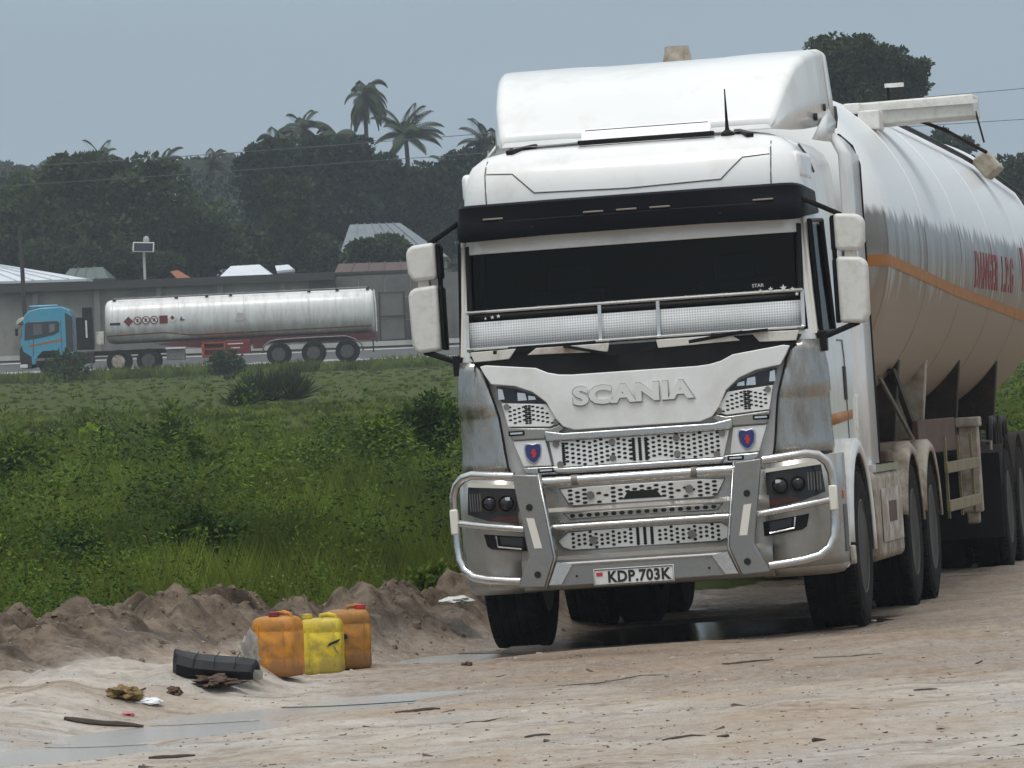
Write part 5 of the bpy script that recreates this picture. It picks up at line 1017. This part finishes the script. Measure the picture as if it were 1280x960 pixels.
tree_px('broadleaf_tree', 'dark tree with ragged crown rising behind the truck roof, upper right', 262, (1075, 420), [(1050, 78, 38, 30), (1088, 78, 32, 24), (1115, 90, 30, 24), (1142, 92, 20, 18), (1035, 110, 36, 30), (1075, 118, 40, 26), (1112, 118, 32, 18), (1028, 66, 22, 16), (1138, 112, 18, 12), (1060, 60, 26, 14), (1060, 160, 40, 30)], LM['tree'], n=19000, leaf=.20, cl=190, mesh_cl=.8)
tree_px('broadleaf_tree', 'dark tree seen above the tank at the right edge', 300, (1300, 420), [(1270, 222, 22, 26), (1300, 230, 34, 40), (1260, 260, 22, 36), (1330, 260, 40, 50), (1290, 300, 50, 50)], LM['tree'], n=8000, leaf=.26, cl=80)
tree_px('broadleaf_tree', 'small distant tree top peeking over the middle of the tank', 330, (1200, 420), [(1178, 172, 14, 7), (1206, 185, 14, 8), (1190, 200, 24, 16), (1190, 240, 30, 30)], LM['tree2'], n=3500, leaf=.26, cl=40)
# wood behind everything: a mass that closes the gaps near the ground
parts = []
for _ in range(300):
    px = rng.uniform(-1100, 2300); py = rng.uniform(235, 330); z_ = rng.uniform(405, 440); c = np.array(at(px, py, z_)); r = rng.uniform(1.2, 2.4); nl = 130
    P = c + rdir(nl) * (rng.uniform(0, 1, nl) ** .4 * r)[:, None]; V_, F_ = leaves(P, rdir(nl), rdir(nl, .5), .5, .4); parts.append((V_, F_, rng.uniform(.7, 1.2) * rng.uniform(.85, 1.15, nl)))
for _ in range(520):
    px = rng.uniform(-1100, 2300); py = rng.uniform(300, 410); z_ = rng.uniform(385, 440); c = np.array(at(px, py, z_)); r = rng.uniform(1.5, 3); nl = 110
    P = c + rdir(nl) * (rng.uniform(0, 1, nl) ** .4 * r)[:, None]; V_, F_ = leaves(P, rdir(nl), rdir(nl, .5), .6, .5); parts.append((V_, F_, rng.uniform(.7, 1.1) * rng.uniform(.85, 1.15, nl)))
tag(npmesh('distant_wood', *merge(parts)[:2], LM['tree2'], None, merge(parts)[2] if 0 else np.concatenate([p[2] for p in parts])), 'dark mass of distant woodland behind the separate trees', 'woodland', kind='stuff')
def palm(label, Z_, cx, cy, R_, by_=None, n=22, m=None, lean=0, droop=1.0, up=.5, group='coconut palms above the tree line', top_tuft=False, seed=0):
    r = np.random.default_rng(seed + 100); c = at(cx, cy, Z_); base = Vector((c.x + lean, c.y, 1.75)); root = empty('coconut_palm', label, 'palm', base, 0, group)
    h = c.z - base.z; MB().tube([(0, 0, -.2), (-lean * .25, 0, h * .3), (-lean * .7, 0, h * .7), (-lean, 0, h)], [.26, .2, .16, .14], 8).build('trunk', bark, root)
    parts = []; s = FPX / Z_; L_ = R_ / s
    for i in range(n):
        az = 2 * PI * i / n * 2.4 + r.uniform(-.3, .3); el = r.uniform(-.55, 1.2) if not top_tuft else r.uniform(-.9, 1.35); Lf = L_ * r.uniform(.8, 1.1); k = 16; p = np.array([-lean, 0, h], float); d = np.array([math.cos(az) * math.cos(el), math.sin(az) * math.cos(el), math.sin(el)]); pts = []; ds = []
        for j in range(k): pts.append(p.copy()); ds.append(d.copy()); p = p + d * Lf / k; d[2] -= droop * 2.1 / k * (.35 + j / k); d /= np.linalg.norm(d)
        pts = np.array(pts); ds = np.array(ds)
        for sg in (-1, 1):
            for rep in (0, 1, 2, 3):
                kk = k; sidev = unit(np.cross(ds, np.array([0, 0, 1.]))) * sg; ll = Lf * .26 * np.sin(np.linspace(.25, 1, kk) * PI * .93 + .1) + .05
                D = sidev * .75 + ds * .55 + np.array([0, 0, -.55 - r.uniform(0, .35)]); P = pts + ds * (Lf / k) * rep / 4
                V_, F_ = leaves(P, D, ds * .3 + np.array([0, 0, 1.]), ll, Lf * .017 + .035); parts.append((V_, F_, np.full(kk, r.uniform(.75, 1.2))))
        V_, F_ = leaves(pts[:-1], ds[:-1], np.tile([[0, -1., .3]], (k - 1, 1)), Lf / k * 1.15, .09); parts.append((V_, F_, np.full(k - 1, .8)))
    V_, F_, T_ = merge(parts); npmesh('crown', V_, F_, m or LM['palm'], root, T_); return root
palm('tallest coconut palm, bare trunk and shaggy drooping crown against the sky', 430, 456, 122, 46, n=34, droop=2.0, top_tuft=True, seed=1)
palm('second coconut palm with wide arching fronds right of the tallest one', 400, 507, 168, 52, n=26, droop=.9, lean=.5, seed=2)
palm('coconut palm partly hidden by the left edge of the truck roof', 400, 606, 178, 46, n=22, droop=1.0, seed=3)
palm('leftmost of three small palms poking out of the dark flat-topped tree', 405, 345, 176, 42, n=18, droop=1.1, seed=4)
palm('middle of three small palms poking out of the dark flat-topped tree', 405, 378, 160, 38, n=18, droop=1.1, seed=5)
palm('small palm with arching fronds just left of the tallest palm trunk', 405, 420, 168, 44, n=18, droop=1.1, seed=6)
palm('small palm top above the spreading tree, near the middle of it', 410, 125, 200, 38, n=18, droop=1.0, seed=7)
palm('small palm top over the right shoulder of the spreading tree', 410, 205, 200, 34, n=16, seed=8)
palm('faint palm top at the far left of the skyline', 420, 42, 214, 34, n=16, seed=9)
palm('palm crown low in front of the wood left of the cab', 350, 538, 262, 34, n=18, seed=10, droop=1.0)
palm('faint palm tops between the spreading tree and the dark grove', 420, 262, 205, 32, n=16, seed=11)
palm('small palm low beside the blue-grey roof under the two palms', 380, 556, 205, 28, n=16, seed=12)
# ------------------------------------------------------------------ weeds
def gz(x, y): return ground_z(x, y)
def scatter(px0, px1, y0, y1, dens):
    area = (px1 - px0) / FPX * (y1 ** 2 - y0 ** 2) / 2; n = int(area * dens); y = np.sqrt(rng.uniform(y0 ** 2, y1 ** 2, n)); x = (rng.uniform(px0, px1, n) - 640) / FPX * y; return x, y
def field_mask(x, y):
    e_ = np.where(x < .6, ridge_y(x) + .55, ridge_y(np.full_like(x, .6)) + 1.8 + (x - .6) * 2.6); return y > e_
def npn(x, y, s, seed):                                        # cheap smooth value noise
    X_, Y_ = x * s + seed * 17.3, y * s + seed * 7.7; xi, yi = np.floor(X_), np.floor(Y_); fx, fy = X_ - xi, Y_ - yi; fx = fx * fx * (3 - 2 * fx); fy = fy * fy * (3 - 2 * fy)
    hsh = lambda a, b: np.modf(np.abs(np.sin(a * 127.1 + b * 311.7) * 43758.5453))[0]
    return (hsh(xi, yi) * (1 - fx) + hsh(xi + 1, yi) * fx) * (1 - fy) + (hsh(xi, yi + 1) * (1 - fx) + hsh(xi + 1, yi + 1) * fx) * fy
def weedpatch(x, y, hgt, nleaf, leaf, style='broad'):
    z = gz(x, y); parts = []; n = len(x)
    if n == 0: return None
    I_ = np.repeat(np.arange(n), nleaf); k = len(I_); H_ = hgt[I_]; tt = rng.uniform(.12, 1, k) ** .8
    az = rng.uniform(0, 2 * PI, k); lean = rng.normal(0, .22, (n, 2))[I_]
    if style == 'broad':
        sp = H_ * .42 * np.sin(np.minimum(tt * 1.15, 1) * PI * .85 + .25) * rng.uniform(.2, 1, k)
        P = np.stack([x[I_] + np.cos(az) * sp + lean[:, 0] * H_ * tt, y[I_] + np.sin(az) * sp + lean[:, 1] * H_ * tt, z[I_] + H_ * tt], 1)
        D = np.stack([np.cos(az), np.sin(az), rng.uniform(-.5, .8, k)], 1); V_, F_ = leaves(P, D, rdir(k, 1.6), leaf * rng.uniform(.6, 1.4, k) * np.clip(H_ / .6, .6, 1.5), leaf * .5)
    elif style == 'stalk':
        sp = H_ * .10 * (1.15 - tt); P = np.stack([x[I_] + np.cos(az) * sp + lean[:, 0] * H_ * tt * .6, y[I_] + np.sin(az) * sp, z[I_] + H_ * tt], 1)
        D = np.stack([np.cos(az), np.sin(az), rng.uniform(.1, 1.2, k)], 1); V_, F_ = leaves(P, D, rdir(k, 1.2), leaf * rng.uniform(.8, 1.6, k), leaf * .4)
    else:
        P = np.stack([x[I_] + rng.normal(0, .05, k), y[I_] + rng.normal(0, .05, k), z[I_]], 1); D = np.stack([np.cos(az) * .35, np.sin(az) * .35, np.ones(k)], 1)
        V_, F_ = leaves(P, D, np.stack([-np.sin(az), np.cos(az), np.zeros(k)], 1) + .01, H_ * rng.uniform(.6, 1.1, k), leaf)
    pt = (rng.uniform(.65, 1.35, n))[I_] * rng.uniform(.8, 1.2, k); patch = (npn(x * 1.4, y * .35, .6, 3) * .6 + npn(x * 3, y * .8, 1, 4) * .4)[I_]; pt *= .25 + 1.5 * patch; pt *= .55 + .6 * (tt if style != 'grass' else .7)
    return V_, F_, pt
def stuff(name, label, cat, parts, m):
    parts = [p for p in parts if p]; V_, F_, T_ = merge(parts); return tag(npmesh(name, V_, F_, m, None, T_), label, cat, kind='stuff')
L0, R0 = -220, 680
def pick(x, y, f): k = f & field_mask(x, y); return x[k], y[k]
A_, B_, C_, G_ = [], [], [], []
def hcap(y): return np.interp(y, [30, 42, 60, 85, 105, 130, 160, 300], [.45, .55, .85, .72, .42, .24, .15, .15])
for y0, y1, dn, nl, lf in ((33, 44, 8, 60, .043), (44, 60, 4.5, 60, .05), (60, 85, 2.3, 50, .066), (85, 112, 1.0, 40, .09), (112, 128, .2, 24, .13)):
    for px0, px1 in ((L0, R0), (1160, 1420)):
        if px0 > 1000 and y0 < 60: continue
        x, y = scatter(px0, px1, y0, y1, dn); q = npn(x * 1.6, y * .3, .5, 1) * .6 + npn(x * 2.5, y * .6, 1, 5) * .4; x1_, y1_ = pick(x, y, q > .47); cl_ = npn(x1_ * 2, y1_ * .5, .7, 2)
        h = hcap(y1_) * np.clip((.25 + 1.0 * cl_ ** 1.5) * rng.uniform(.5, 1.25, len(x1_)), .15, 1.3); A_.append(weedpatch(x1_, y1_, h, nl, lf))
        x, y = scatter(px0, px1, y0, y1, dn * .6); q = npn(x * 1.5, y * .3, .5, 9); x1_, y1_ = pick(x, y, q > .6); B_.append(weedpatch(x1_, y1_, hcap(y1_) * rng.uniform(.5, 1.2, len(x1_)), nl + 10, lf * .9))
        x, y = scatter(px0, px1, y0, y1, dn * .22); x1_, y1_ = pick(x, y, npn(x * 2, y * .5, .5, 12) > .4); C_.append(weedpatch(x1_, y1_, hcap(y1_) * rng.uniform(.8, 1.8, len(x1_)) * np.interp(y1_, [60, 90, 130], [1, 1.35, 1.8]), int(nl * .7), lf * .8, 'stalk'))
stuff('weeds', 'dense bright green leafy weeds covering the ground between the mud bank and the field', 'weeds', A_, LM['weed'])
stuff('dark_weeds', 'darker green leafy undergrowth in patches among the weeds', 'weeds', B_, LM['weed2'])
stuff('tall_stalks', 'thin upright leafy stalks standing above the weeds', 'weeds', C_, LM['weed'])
for y0, y1, dn, nl, w, hh in ((33, 44, 40, 14, .008, .34), (44, 70, 20, 14, .011, .5), (70, 110, 8, 14, .018, .45), (110, 160, 2.4, 16, .035, .16), (160, 268, .5, 18, .05, .10), (266, 275.2, 6, 18, .05, .55)):
    for px0, px1 in ((L0, R0), (1160, 1420)):
        if px0 > 1000 and y0 < 60: continue
        x, y = scatter(px0, px1, y0, y1, dn); x, y = pick(x, y, x > -99); G_.append(weedpatch(x, y, hh * rng.uniform(.5, 1.2, len(x)) * (.6 + .6 * npn(x * 2, y * .5, .6, 21)), nl, w, 'grass'))
stuff('grass', 'olive green grass of the open field up to the road', 'grass', G_, LM['grass'])
# ------------------------------------------------------------------ single shrubs
def shrub(label, px, py, Z_, wpx, hpx, m, n=700, leaf=.09, style='round', name='shrub', cat='shrub'):
    s = FPX / Z_; c = at(px, py, Z_); gzz = float(gz(np.array([c.x]), np.array([c.y]))[0]); root = empty(name, label, cat, (c.x, c.y, gzz)); w, h = wpx / s / 2, hpx / s; h = max(h, .3)
    if style == 'round':
        k = 26; d = rdir(k, .3); C = d * rng.uniform(.4, .95, k)[:, None] * np.array([w, w, h * .45]) + np.array([0, 0, h * .55]); parts = []
        for c_ in C:
            q = rdir(n // k, .2); V_, F_ = leaves(c_ + q * rng.uniform(.2, 1, n // k)[:, None] * min(w, h) * .35, unit(q + rdir(n // k)), rdir(n // k, 1), leaf * rng.uniform(.7, 1.3, n // k), leaf * .55); parts.append((V_, F_, rng.uniform(.7, 1.3) * rng.uniform(.8, 1.2, n // k)))
        V_, F_, T_ = merge(parts)
    elif style == 'fan':                                          # stiff blades in tufts
        parts = []
        for t_ in range(9):
            b = np.array([rng.uniform(-.7, .7) * w, rng.uniform(-.5, .5) * w, 0]); kk = n // 9; az = rng.uniform(0, 2 * PI, kk); el = rng.uniform(.15, 1.45, kk); D = np.stack([np.cos(az) * np.cos(el), np.sin(az) * np.cos(el), np.sin(el)], 1)
            V_, F_ = leaves(np.tile(b, (kk, 1)) + D * .05, D, rdir(kk, 1), h * rng.uniform(.6, 1.05, kk), leaf * .45); parts.append((V_, F_, rng.uniform(.6, 1.2, kk)))
        V_, F_, T_ = merge(parts)
    else:                                                         # upright, ladder of leaves on stems
        kk = n; st = rng.integers(0, 9, kk); sx_ = rng.uniform(-.6, .6, 9) * w; t = rng.uniform(.1, 1, kk); az = rng.uniform(0, 2 * PI, kk); P = np.stack([sx_[st] * (1 + t * .5) + np.cos(az) * .04, np.sin(az) * .1, t * h * (0.75 + .25 * np.cos(st * 2.))], 1)
        V_, F_ = leaves(P, np.stack([np.cos(az), np.sin(az), rng.uniform(.0, .9, kk)], 1), rdir(kk, 1), leaf * rng.uniform(.8, 1.4, kk), leaf * .45); T_ = rng.uniform(.7, 1.25, kk)
    npmesh('foliage', V_, F_, m, root, T_)
    mb = MB()
    for i in range(5): a = i * 1.3; mb.tube([(0, 0, -.03), (math.cos(a) * w * .35, math.sin(a) * w * .3, h * .35), (math.cos(a) * w * .6, math.sin(a) * w * .5, h * .75)], [.02, .014, .006], 5)
    mb.build('stem', bark, root); return root
shrub('grey-green bush by the road in front of the blue cab', 84, 472, 262, 62, 34, LM['shrub'], 900, .22)
shrub('dark bush on the road verge below the red tool box of the distant tanker', 284, 478, 240, 44, 38, LM['shrub'], 800, .2)
shrub('wide spiky palm-leaved bush in the open grass under the distant trailer', 340, 512, 170, 92, 44, LM['palm'], 1100, .13, 'fan')
shrub('dark spiky tuft at the left end of the palm-leaved bush', 303, 514, 160, 30, 26, LM['shrub'], 500, .14, 'fan')
shrub('yellow-green leafy plant, the brightest one in the weeds', 120, 566, 105, 42, 34, LM['yellow'], 380, .10, 'round', 'plant', 'plant')
shrub('dark thin-leaved bush above the yellow-green plant', 118, 540, 115, 50, 42, LM['shrub'], 420, .10, 'up')
shrub('dark column-shaped weed left of the yellow-green plant', 70, 545, 112, 12, 36, LM['shrub'], 240, .08, 'up', 'plant', 'plant')
shrub('tall upright green sapling right of the yellow-green plant', 215, 560, 100, 40, 72, LM['weed'], 600, .12, 'up', 'sapling', 'plant')
shrub('dark green bush with deep shade low among the weeds at left', 92, 692, 52, 90, 54, LM['weed2'], 1500, .06)
shrub('broad dark leafy bush in the middle of the weeds above the yellow cans', 262, 690, 52, 130, 72, LM['weed2'], 2600, .065)
shrub('dark leafy clump in the weeds at the far left edge', 12, 610, 80, 46, 44, LM['weed2'], 900, .08)
shrub('dark green bush beside the truck mirror, at the top of the weeds', 545, 585, 84, 84, 100, LM['weed2'], 2200, .09)
shrub('leafy green bush halfway between the mirror and the palm-leaved bush', 478, 600, 82, 74, 76, LM['weed'], 1600, .085)
shrub('loose pale green shrub rising above the weeds left of the palm-leaved bush', 250, 590, 84, 60, 60, LM['weed'], 1200, .085, 'up')
shrub('leafy green shrub at the far left rising above the top edge of the weeds', 28, 575, 86, 64, 66, LM['weed'], 1500, .085)
shrub('tall green weeds right against the left corner of the bumper', 545, 740, 44, 90, 60, LM['weed'], 1600, .06)
shrub('reddish dry weed clump in the grass behind the cans', 375, 665, 62, 50, 36, LM['dry'], 600, .05, 'up')
# ================================================================== jerrycans and litter
def canmat(name, c, d): return mat(name, c, .4, col2=tuple(q * .75 for q in c), nscale=6, dirt=d, amt=.9, dscale=11, dlo=.42, dhi=.66, zdirt=(0, .14, .2), bump=.12, bscale=40)
CO = canmat('orange_can_plastic', (.62, .25, .02), (.26, .12, .04)); CY = canmat('yellow_can_plastic', (.72, .56, .03), (.32, .24, .05)); CB = canmat('brown_orange_can_plastic', (.46, .20, .02), (.20, .10, .035))
redc = mat('dark_red_cap', (.20, .012, .02), .4)
def jerrycan(label, px, py, w, d, h, m, rz, cap=(-.3, 0), tilt=0, cut=False, capm=redc):
    p = surf_at(px, py); z = zat(p.x, p.y); root = empty('jerrycan', label, 'jerrycan', (p.x, p.y, z - .006), rz, 'old jerrycans standing beside the mud bank'); root.rotation_euler = (0, tilt, rz)
    rows = []; k = 28
    def rr(sx_, sy_, r):
        P = []
        for q, (cx, cy) in enumerate(((1, 1), (-1, 1), (-1, -1), (1, -1))):
            for i in range(7): a = q * PI / 2 + PI / 2 * i / 6; P.append((cx * (sx_ - r) + r * math.cos(a), cy * (sy_ - r) + r * math.sin(a)))
        return P
    for zz, s, r in ((0, .86, .02), (.008, .95, .03), (.03, 1, .035), (.09, 1, .04), (.10, .985, .04), (.115, .985, .04), (.125, 1, .04), (h * .5, 1.012, .04), (h * .74, 1, .04), (h * .75, .985, .04), (h * .775, .985, .04), (h * .785, 1, .04), (h * .88, .985, .04), (h * .95, .93, .045), (h * .985, .84, .05), (h, .70, .05)):
        rows.append([(x, y, zz) for x, y in rr(w / 2 * s, d / 2 * s, r)]); rows[-1].append(rows[-1][0])
    mb = MB().sheet(rows); mb.add(rows[0][:-1], [tuple(range(28))]); mb.add(rows[-1][:-1], [tuple(range(28))]); b = mb.build('body', m, root, merge=True, smooth=50)
    for sgn in (-1, 1):       # moulded ribs on the faces
        MB().tube([(-w * .28, sgn * d / 2 * 1.0, h * .18), (-w * .28, sgn * d / 2 * 1.01, h * .86)], .006, 6).build('moulded_rib', m, b); MB().tube([(w * .34, sgn * d / 2, h * .18), (w * .34, sgn * d / 2, h * .86)], .005, 6).build('moulded_rib', m, b)
    hb = MB(); 
    if not cut: hb.tube([(-w * .02, 0, h - .03), (0, 0, h + .018), (w * .18, 0, h + .024), (w * .34, 0, h + .012), (w * .38, 0, h - .03)], .014, 8).build('handle', m, root)
    MB().lathe([(0, .028), (.02, .028), (.024, .034), (.048, .033), (.052, .0)], (w * cap[0], d * cap[1], h - .02), 'z', 16).build('cap', capm, root)
    return root
j1 = jerrycan('dirty orange jerrycan, leftmost of the three, with dark red cap set in its top', 349, 845, .265, .22, .355, CO, -.42, cap=(.0, -.18))
MB().lathe([(0, .03), (.03, .03), (.036, .036), (.055, .035), (.058, 0)], (-.18, -.02, .18), 'x', 14).build('side_cap', redc, j1); j1.children[-1].location = (0, 0, 0)
j2 = jerrycan('bright yellow jerrycan with a dark slash on its side, in the middle of the three', 404, 842, .255, .22, .345, CY, -.10, cap=(-.34, 0), capm=CY)
mb = MB().prism([(.045, .175), (.12, .205), (.128, .222), (.06, .196)], -.115, -.105); mb.build('torn_slash', M['hole'], j2)
mb = MB(); mb.tube([(.085, -.117, .18), (.115, -.118, .13)], .003, 5); mb.build('crack_line', M['seam'], j2)
j3 = jerrycan('brownish orange jerrycan with bright red cap, rightmost and set behind the yellow one', 437, 834, .265, .22, .36, CB, .12, cap=(.30, 0), capm=mat('bright_red_cap', (.42, .02, .02), .35))
MB().lathe([(0, .016), (.004, .016)], (-.03, -.117, .2), 'y', 10).build('dent_hole', M['hole'], j3)
# black plastic trough
p = surf_at(272, 846); z = zat(p.x, p.y)
tr = empty('plastic_trough', 'black ribbed plastic trough lying on the mud left of the jerrycans', 'trough', (p.x, p.y, z + .02), -.12); tr.rotation_euler = (.12, .06, -.12)
mb = MB(); rows = []
for x, w_, h_ in ((-.25, .03, .12), (-.22, .09, .105), (-.12, .14, .085), (0, .16, .075), (.12, .16, .07), (.21, .14, .06), (.225, .13, .04)): rows.append([(x, -w_, -.01), (x, -w_ * .98, h_ * .55), (x, -w_ * .55, h_), (x, w_ * .6, h_ * 1.05), (x, w_, .0)])
mb.sheet(rows); mb.build('shell', mat('trough_plastic', (.006, .006, .008), .45, dirt=(.03, .028, .026), amt=.4, spec=.2, dscale=8), tr, solid=.008, smooth=20)
for x in (-.12, .0, .12): MB().tube([(x, -.14, .055), (x, -.08, .10), (x, .08, .105)], .003, 5).build('rib', M['black'], tr)
# translucent bag hanging beside the cans
def crumple(name, label, cat, px, py, sx_, sy_, sz, m, seed, rz=0, n=16, amp=.35, lift=0):
    p = surf_at(px, py); z = zat(p.x, p.y); mb = MB(); rows = []
    for i in range(n + 1):
        v = i / n; row = []
        for j in range(n * 2 + 1):
            a = 2 * PI * (j % (n * 2)) / (n * 2); th = v * PI; d = Vector((math.sin(th) * math.cos(a), math.sin(th) * math.sin(a), math.cos(th)))
            r = 1 + amp * (noise.noise(d * 1.8 + Vector((seed, 0, 0))) + .6 * noise.noise(d * 4.5 + Vector((0, seed, 0)))); row.append((d.x * sx_ * r, d.y * sy_ * r, max(-.01, sz * .5 + d.z * sz * .6 * r)))
        rows.append(row)
    mb.sheet(rows); o = mb.build(name, m, merge=True, smooth=20); o.location = (p.x, p.y, z - .01 + lift); o.rotation_euler = (0, 0, rz); return tag(o, label, cat)
bagm = mat('clear_plastic', (.5, .49, .46), .25, dirt=(.3, .26, .2), amt=.6, dscale=14, transl=.3); bagm.node_tree.nodes['Principled BSDF'].inputs['Alpha'].default_value = .6
crumple('plastic_bag', 'crumpled clear plastic bag between the black trough and the orange can', 'bag', 312, 846, .06, .09, .21, bagm, 3, amp=.9)
crumple('white_wrapper', 'small white wrapper on the wet sand at lower left', 'litter', 186, 879, .075, .06, .035, mat('white_litter', (.75, .76, .78), .4), 5)
crumple('red_scrap', 'small red scrap beside the puddle at lower left', 'litter', 157, 893, .05, .05, .015, mat('red_litter', (.4, .05, .07), .5), 6)
leafm = mat('brown_leaf_litter', (.13, .085, .04), .9, col2=(.22, .15, .05), nscale=30, bump=.5, bscale=40)
crumple('leaf_heap', 'heap of brown and yellowish rotting leaves on the low sand heap at left', 'leaf heap', 155, 873, .08, .10, .06, leafm, 7, amp=.8)
crumple('leaf_heap', 'flat reddish-brown leaf heap just below the black trough', 'leaf heap', 268, 858, .12, .12, .055, mat('red_brown_litter', (.10, .06, .04), .9, col2=(.05, .03, .02), nscale=25, bump=.5, bscale=40), 8, amp=.8)
crumple('mud_clod', 'dark brown clod on the sand between the wrapper and the leaf heap under the trough', 'clod', 218, 868, .04, .06, .05, M['brown'], 9, amp=.6)
crumple('mud_clod', 'small dark clod at the foot of the bank right of the cans', 'clod', 583, 832, .03, .04, .03, M['brown'], 10, amp=.6)
crumple('white_scrap', 'white scrap on the ground beside the right front tyre of the near truck', 'litter', 1092, 777, .025, .04, .02, mat('white_scrap', (.7, .7, .68), .5), 11)
crumple('white_bag', 'flattened white bag on top of the bank beside the bumper corner', 'bag', 572, 790, .11, .2, .04, mat('dirty_white_bag', (.6, .6, .56), .5), 12, lift=.20)
wood = mat('wet_dark_wood', (.045, .032, .024), .7, bump=.4, bscale=30)
def stick(label, px, py, L_, r, rz, bend_=.1, name='stick', cat='stick'):
    p = surf_at(px, py); mb = MB(); pts = []
    for i in range(7): u = i / 6 - .5; x = u * L_; y = bend_ * L_ * math.sin(u * 5); pts.append((x, y, 0))
    c, s_ = math.cos(rz), math.sin(rz); q = [(x * c - y * s_, x * s_ + y * c) for x, y, _ in pts]; mb.tube([(x, y, zat(p.x + x, p.y + y) - zat(p.x, p.y) + r * .25) for x, y in q], [r * .3, r * .55, r * .6, r * .5, r * .55, r * .4, r * .2], 7); o = mb.build(name, wood); o.location = (p.x, p.y, zat(p.x, p.y)); return tag(o, label, cat)
stick('dark rotting log lying on the wet sand at lower left', 130, 908, .42, .035, -.15, .06, 'log', 'log')
stick('dark flat piece of driftwood near the bottom left of the lot', 215, 948, .22, .02, .1)
stick('largest dark stick in the middle of the lot, below the truck', 522, 890, .24, .02, .12)
stick('thin long stick right of the largest dark stick', 590, 903, .36, .007, .1, .02)
stick('short dark stick near the bottom centre of the lot', 672, 921, .12, .012, .0, .02)
stick('curved dark twig lying in front of the number plate', 775, 850, .7, .006, .05, .08)
stick('dark stick below the right end of the bumper', 935, 828, .30, .012, .1, .05)
stick('long thin dark stick low in the middle right', 855, 922, .20, .012, .1, .05)
stick('short dark stick at the right of the lot', 1157, 863, .12, .010, .05, .02)
stick('twig forming a dark line right of the front tyre', 1060, 821, .4, .006, .05, .05)
# gravel, chips and clods
mb = MB(); cnt = 0
pv = []; 
while cnt < 3200:
    px = random.uniform(-60, 1400); py = random.uniform(775, 985); p = plane_at(px, py)
    if p.y > ridge_y(p.x) - .3 and p.x < 1: continue
    s = random.uniform(.0015, .006) * (2.4 if random.random() < .04 else 1); z = zat(p.x, p.y); el = random.choice((1, 1, 2, 3)); mb.box((p.x, p.y, z + s * .15), (s * 2 * el, s * 1.6, s * random.uniform(.5, 1)), rot=(random.uniform(-.4, .4), random.uniform(-.4, .4), random.uniform(-.5, .5)), mi=random.choice((0, 1, 1, 2, 2))); cnt += 1
o = mb.build('gravel', [wood, mat('pale_chip', (.45, .41, .36), .8), mat('brown_chip', (.17, .11, .07), .8)], smooth=0); tag(o, 'scattered gravel, wood chips and bits of bark on the muddy lot', 'gravel', kind='stuff')
mb = MB(); cnt = 0
while cnt < 800:
    x = random.uniform(-5, 1); y = float(ridge_y(x)) + random.gauss(-.3, .8); s = random.uniform(.006, .022) * (1.7 if random.random() < .08 else 1); z = zat(x, y)
    V_ = [Vector(q) * s for q in ((-1,-.8,-.6),(1,-.9,-.5),(.8,1,-.6),(-.9,.8,-.5),(-.6,-.5,.6),(.5,-.6,.7),(.6,.5,.5),(-.5,.6,.6))]; R3 = Matrix.Rotation(random.uniform(0, 6), 3, 'Z') @ Matrix.Rotation(random.uniform(-.6, .6), 3, 'X')
    mb.add([R3 @ (q * random.uniform(.8, 1.2)) + Vector((x, y, z + s * .2)) for q in V_], [(0,3,2,1),(4,5,6,7),(0,1,5,4),(1,2,6,5),(2,3,7,6),(3,0,4,7)]); cnt += 1
clod = mat('bank_clod', (.20, .155, .115), .8, col2=(.11, .08, .055), nscale=3, bump=.4, bscale=60)
tag(mb.build('mud_clods', clod, smooth=0), 'loose lumps of mud covering the bank behind the cans', 'clods', kind='stuff')
# ================================================================== rain haze
hb = MB().box((0, 230, 22), (900, 640, 60)); ho = hb.build('haze', [], smooth=0) if False else None
hm = bpy.data.materials.new('rain_haze'); hm.use_nodes = True; t = hm.node_tree; t.nodes.clear(); o_ = t.nodes.new('ShaderNodeOutputMaterial'); pv = t.nodes.new('ShaderNodeVolumePrincipled')
pv.inputs['Color'].default_value = (.80, .88, .95, 1); pv.inputs['Density'].default_value = .0004; pv.inputs['Anisotropy'].default_value = .2; t.links.new(pv.outputs[0], o_.inputs['Volume'])
ho = MB().box((0, 305, 14.4), (360, 720, 33.2)).build('haze', hm, smooth=0); tag(ho, kind='stuff')
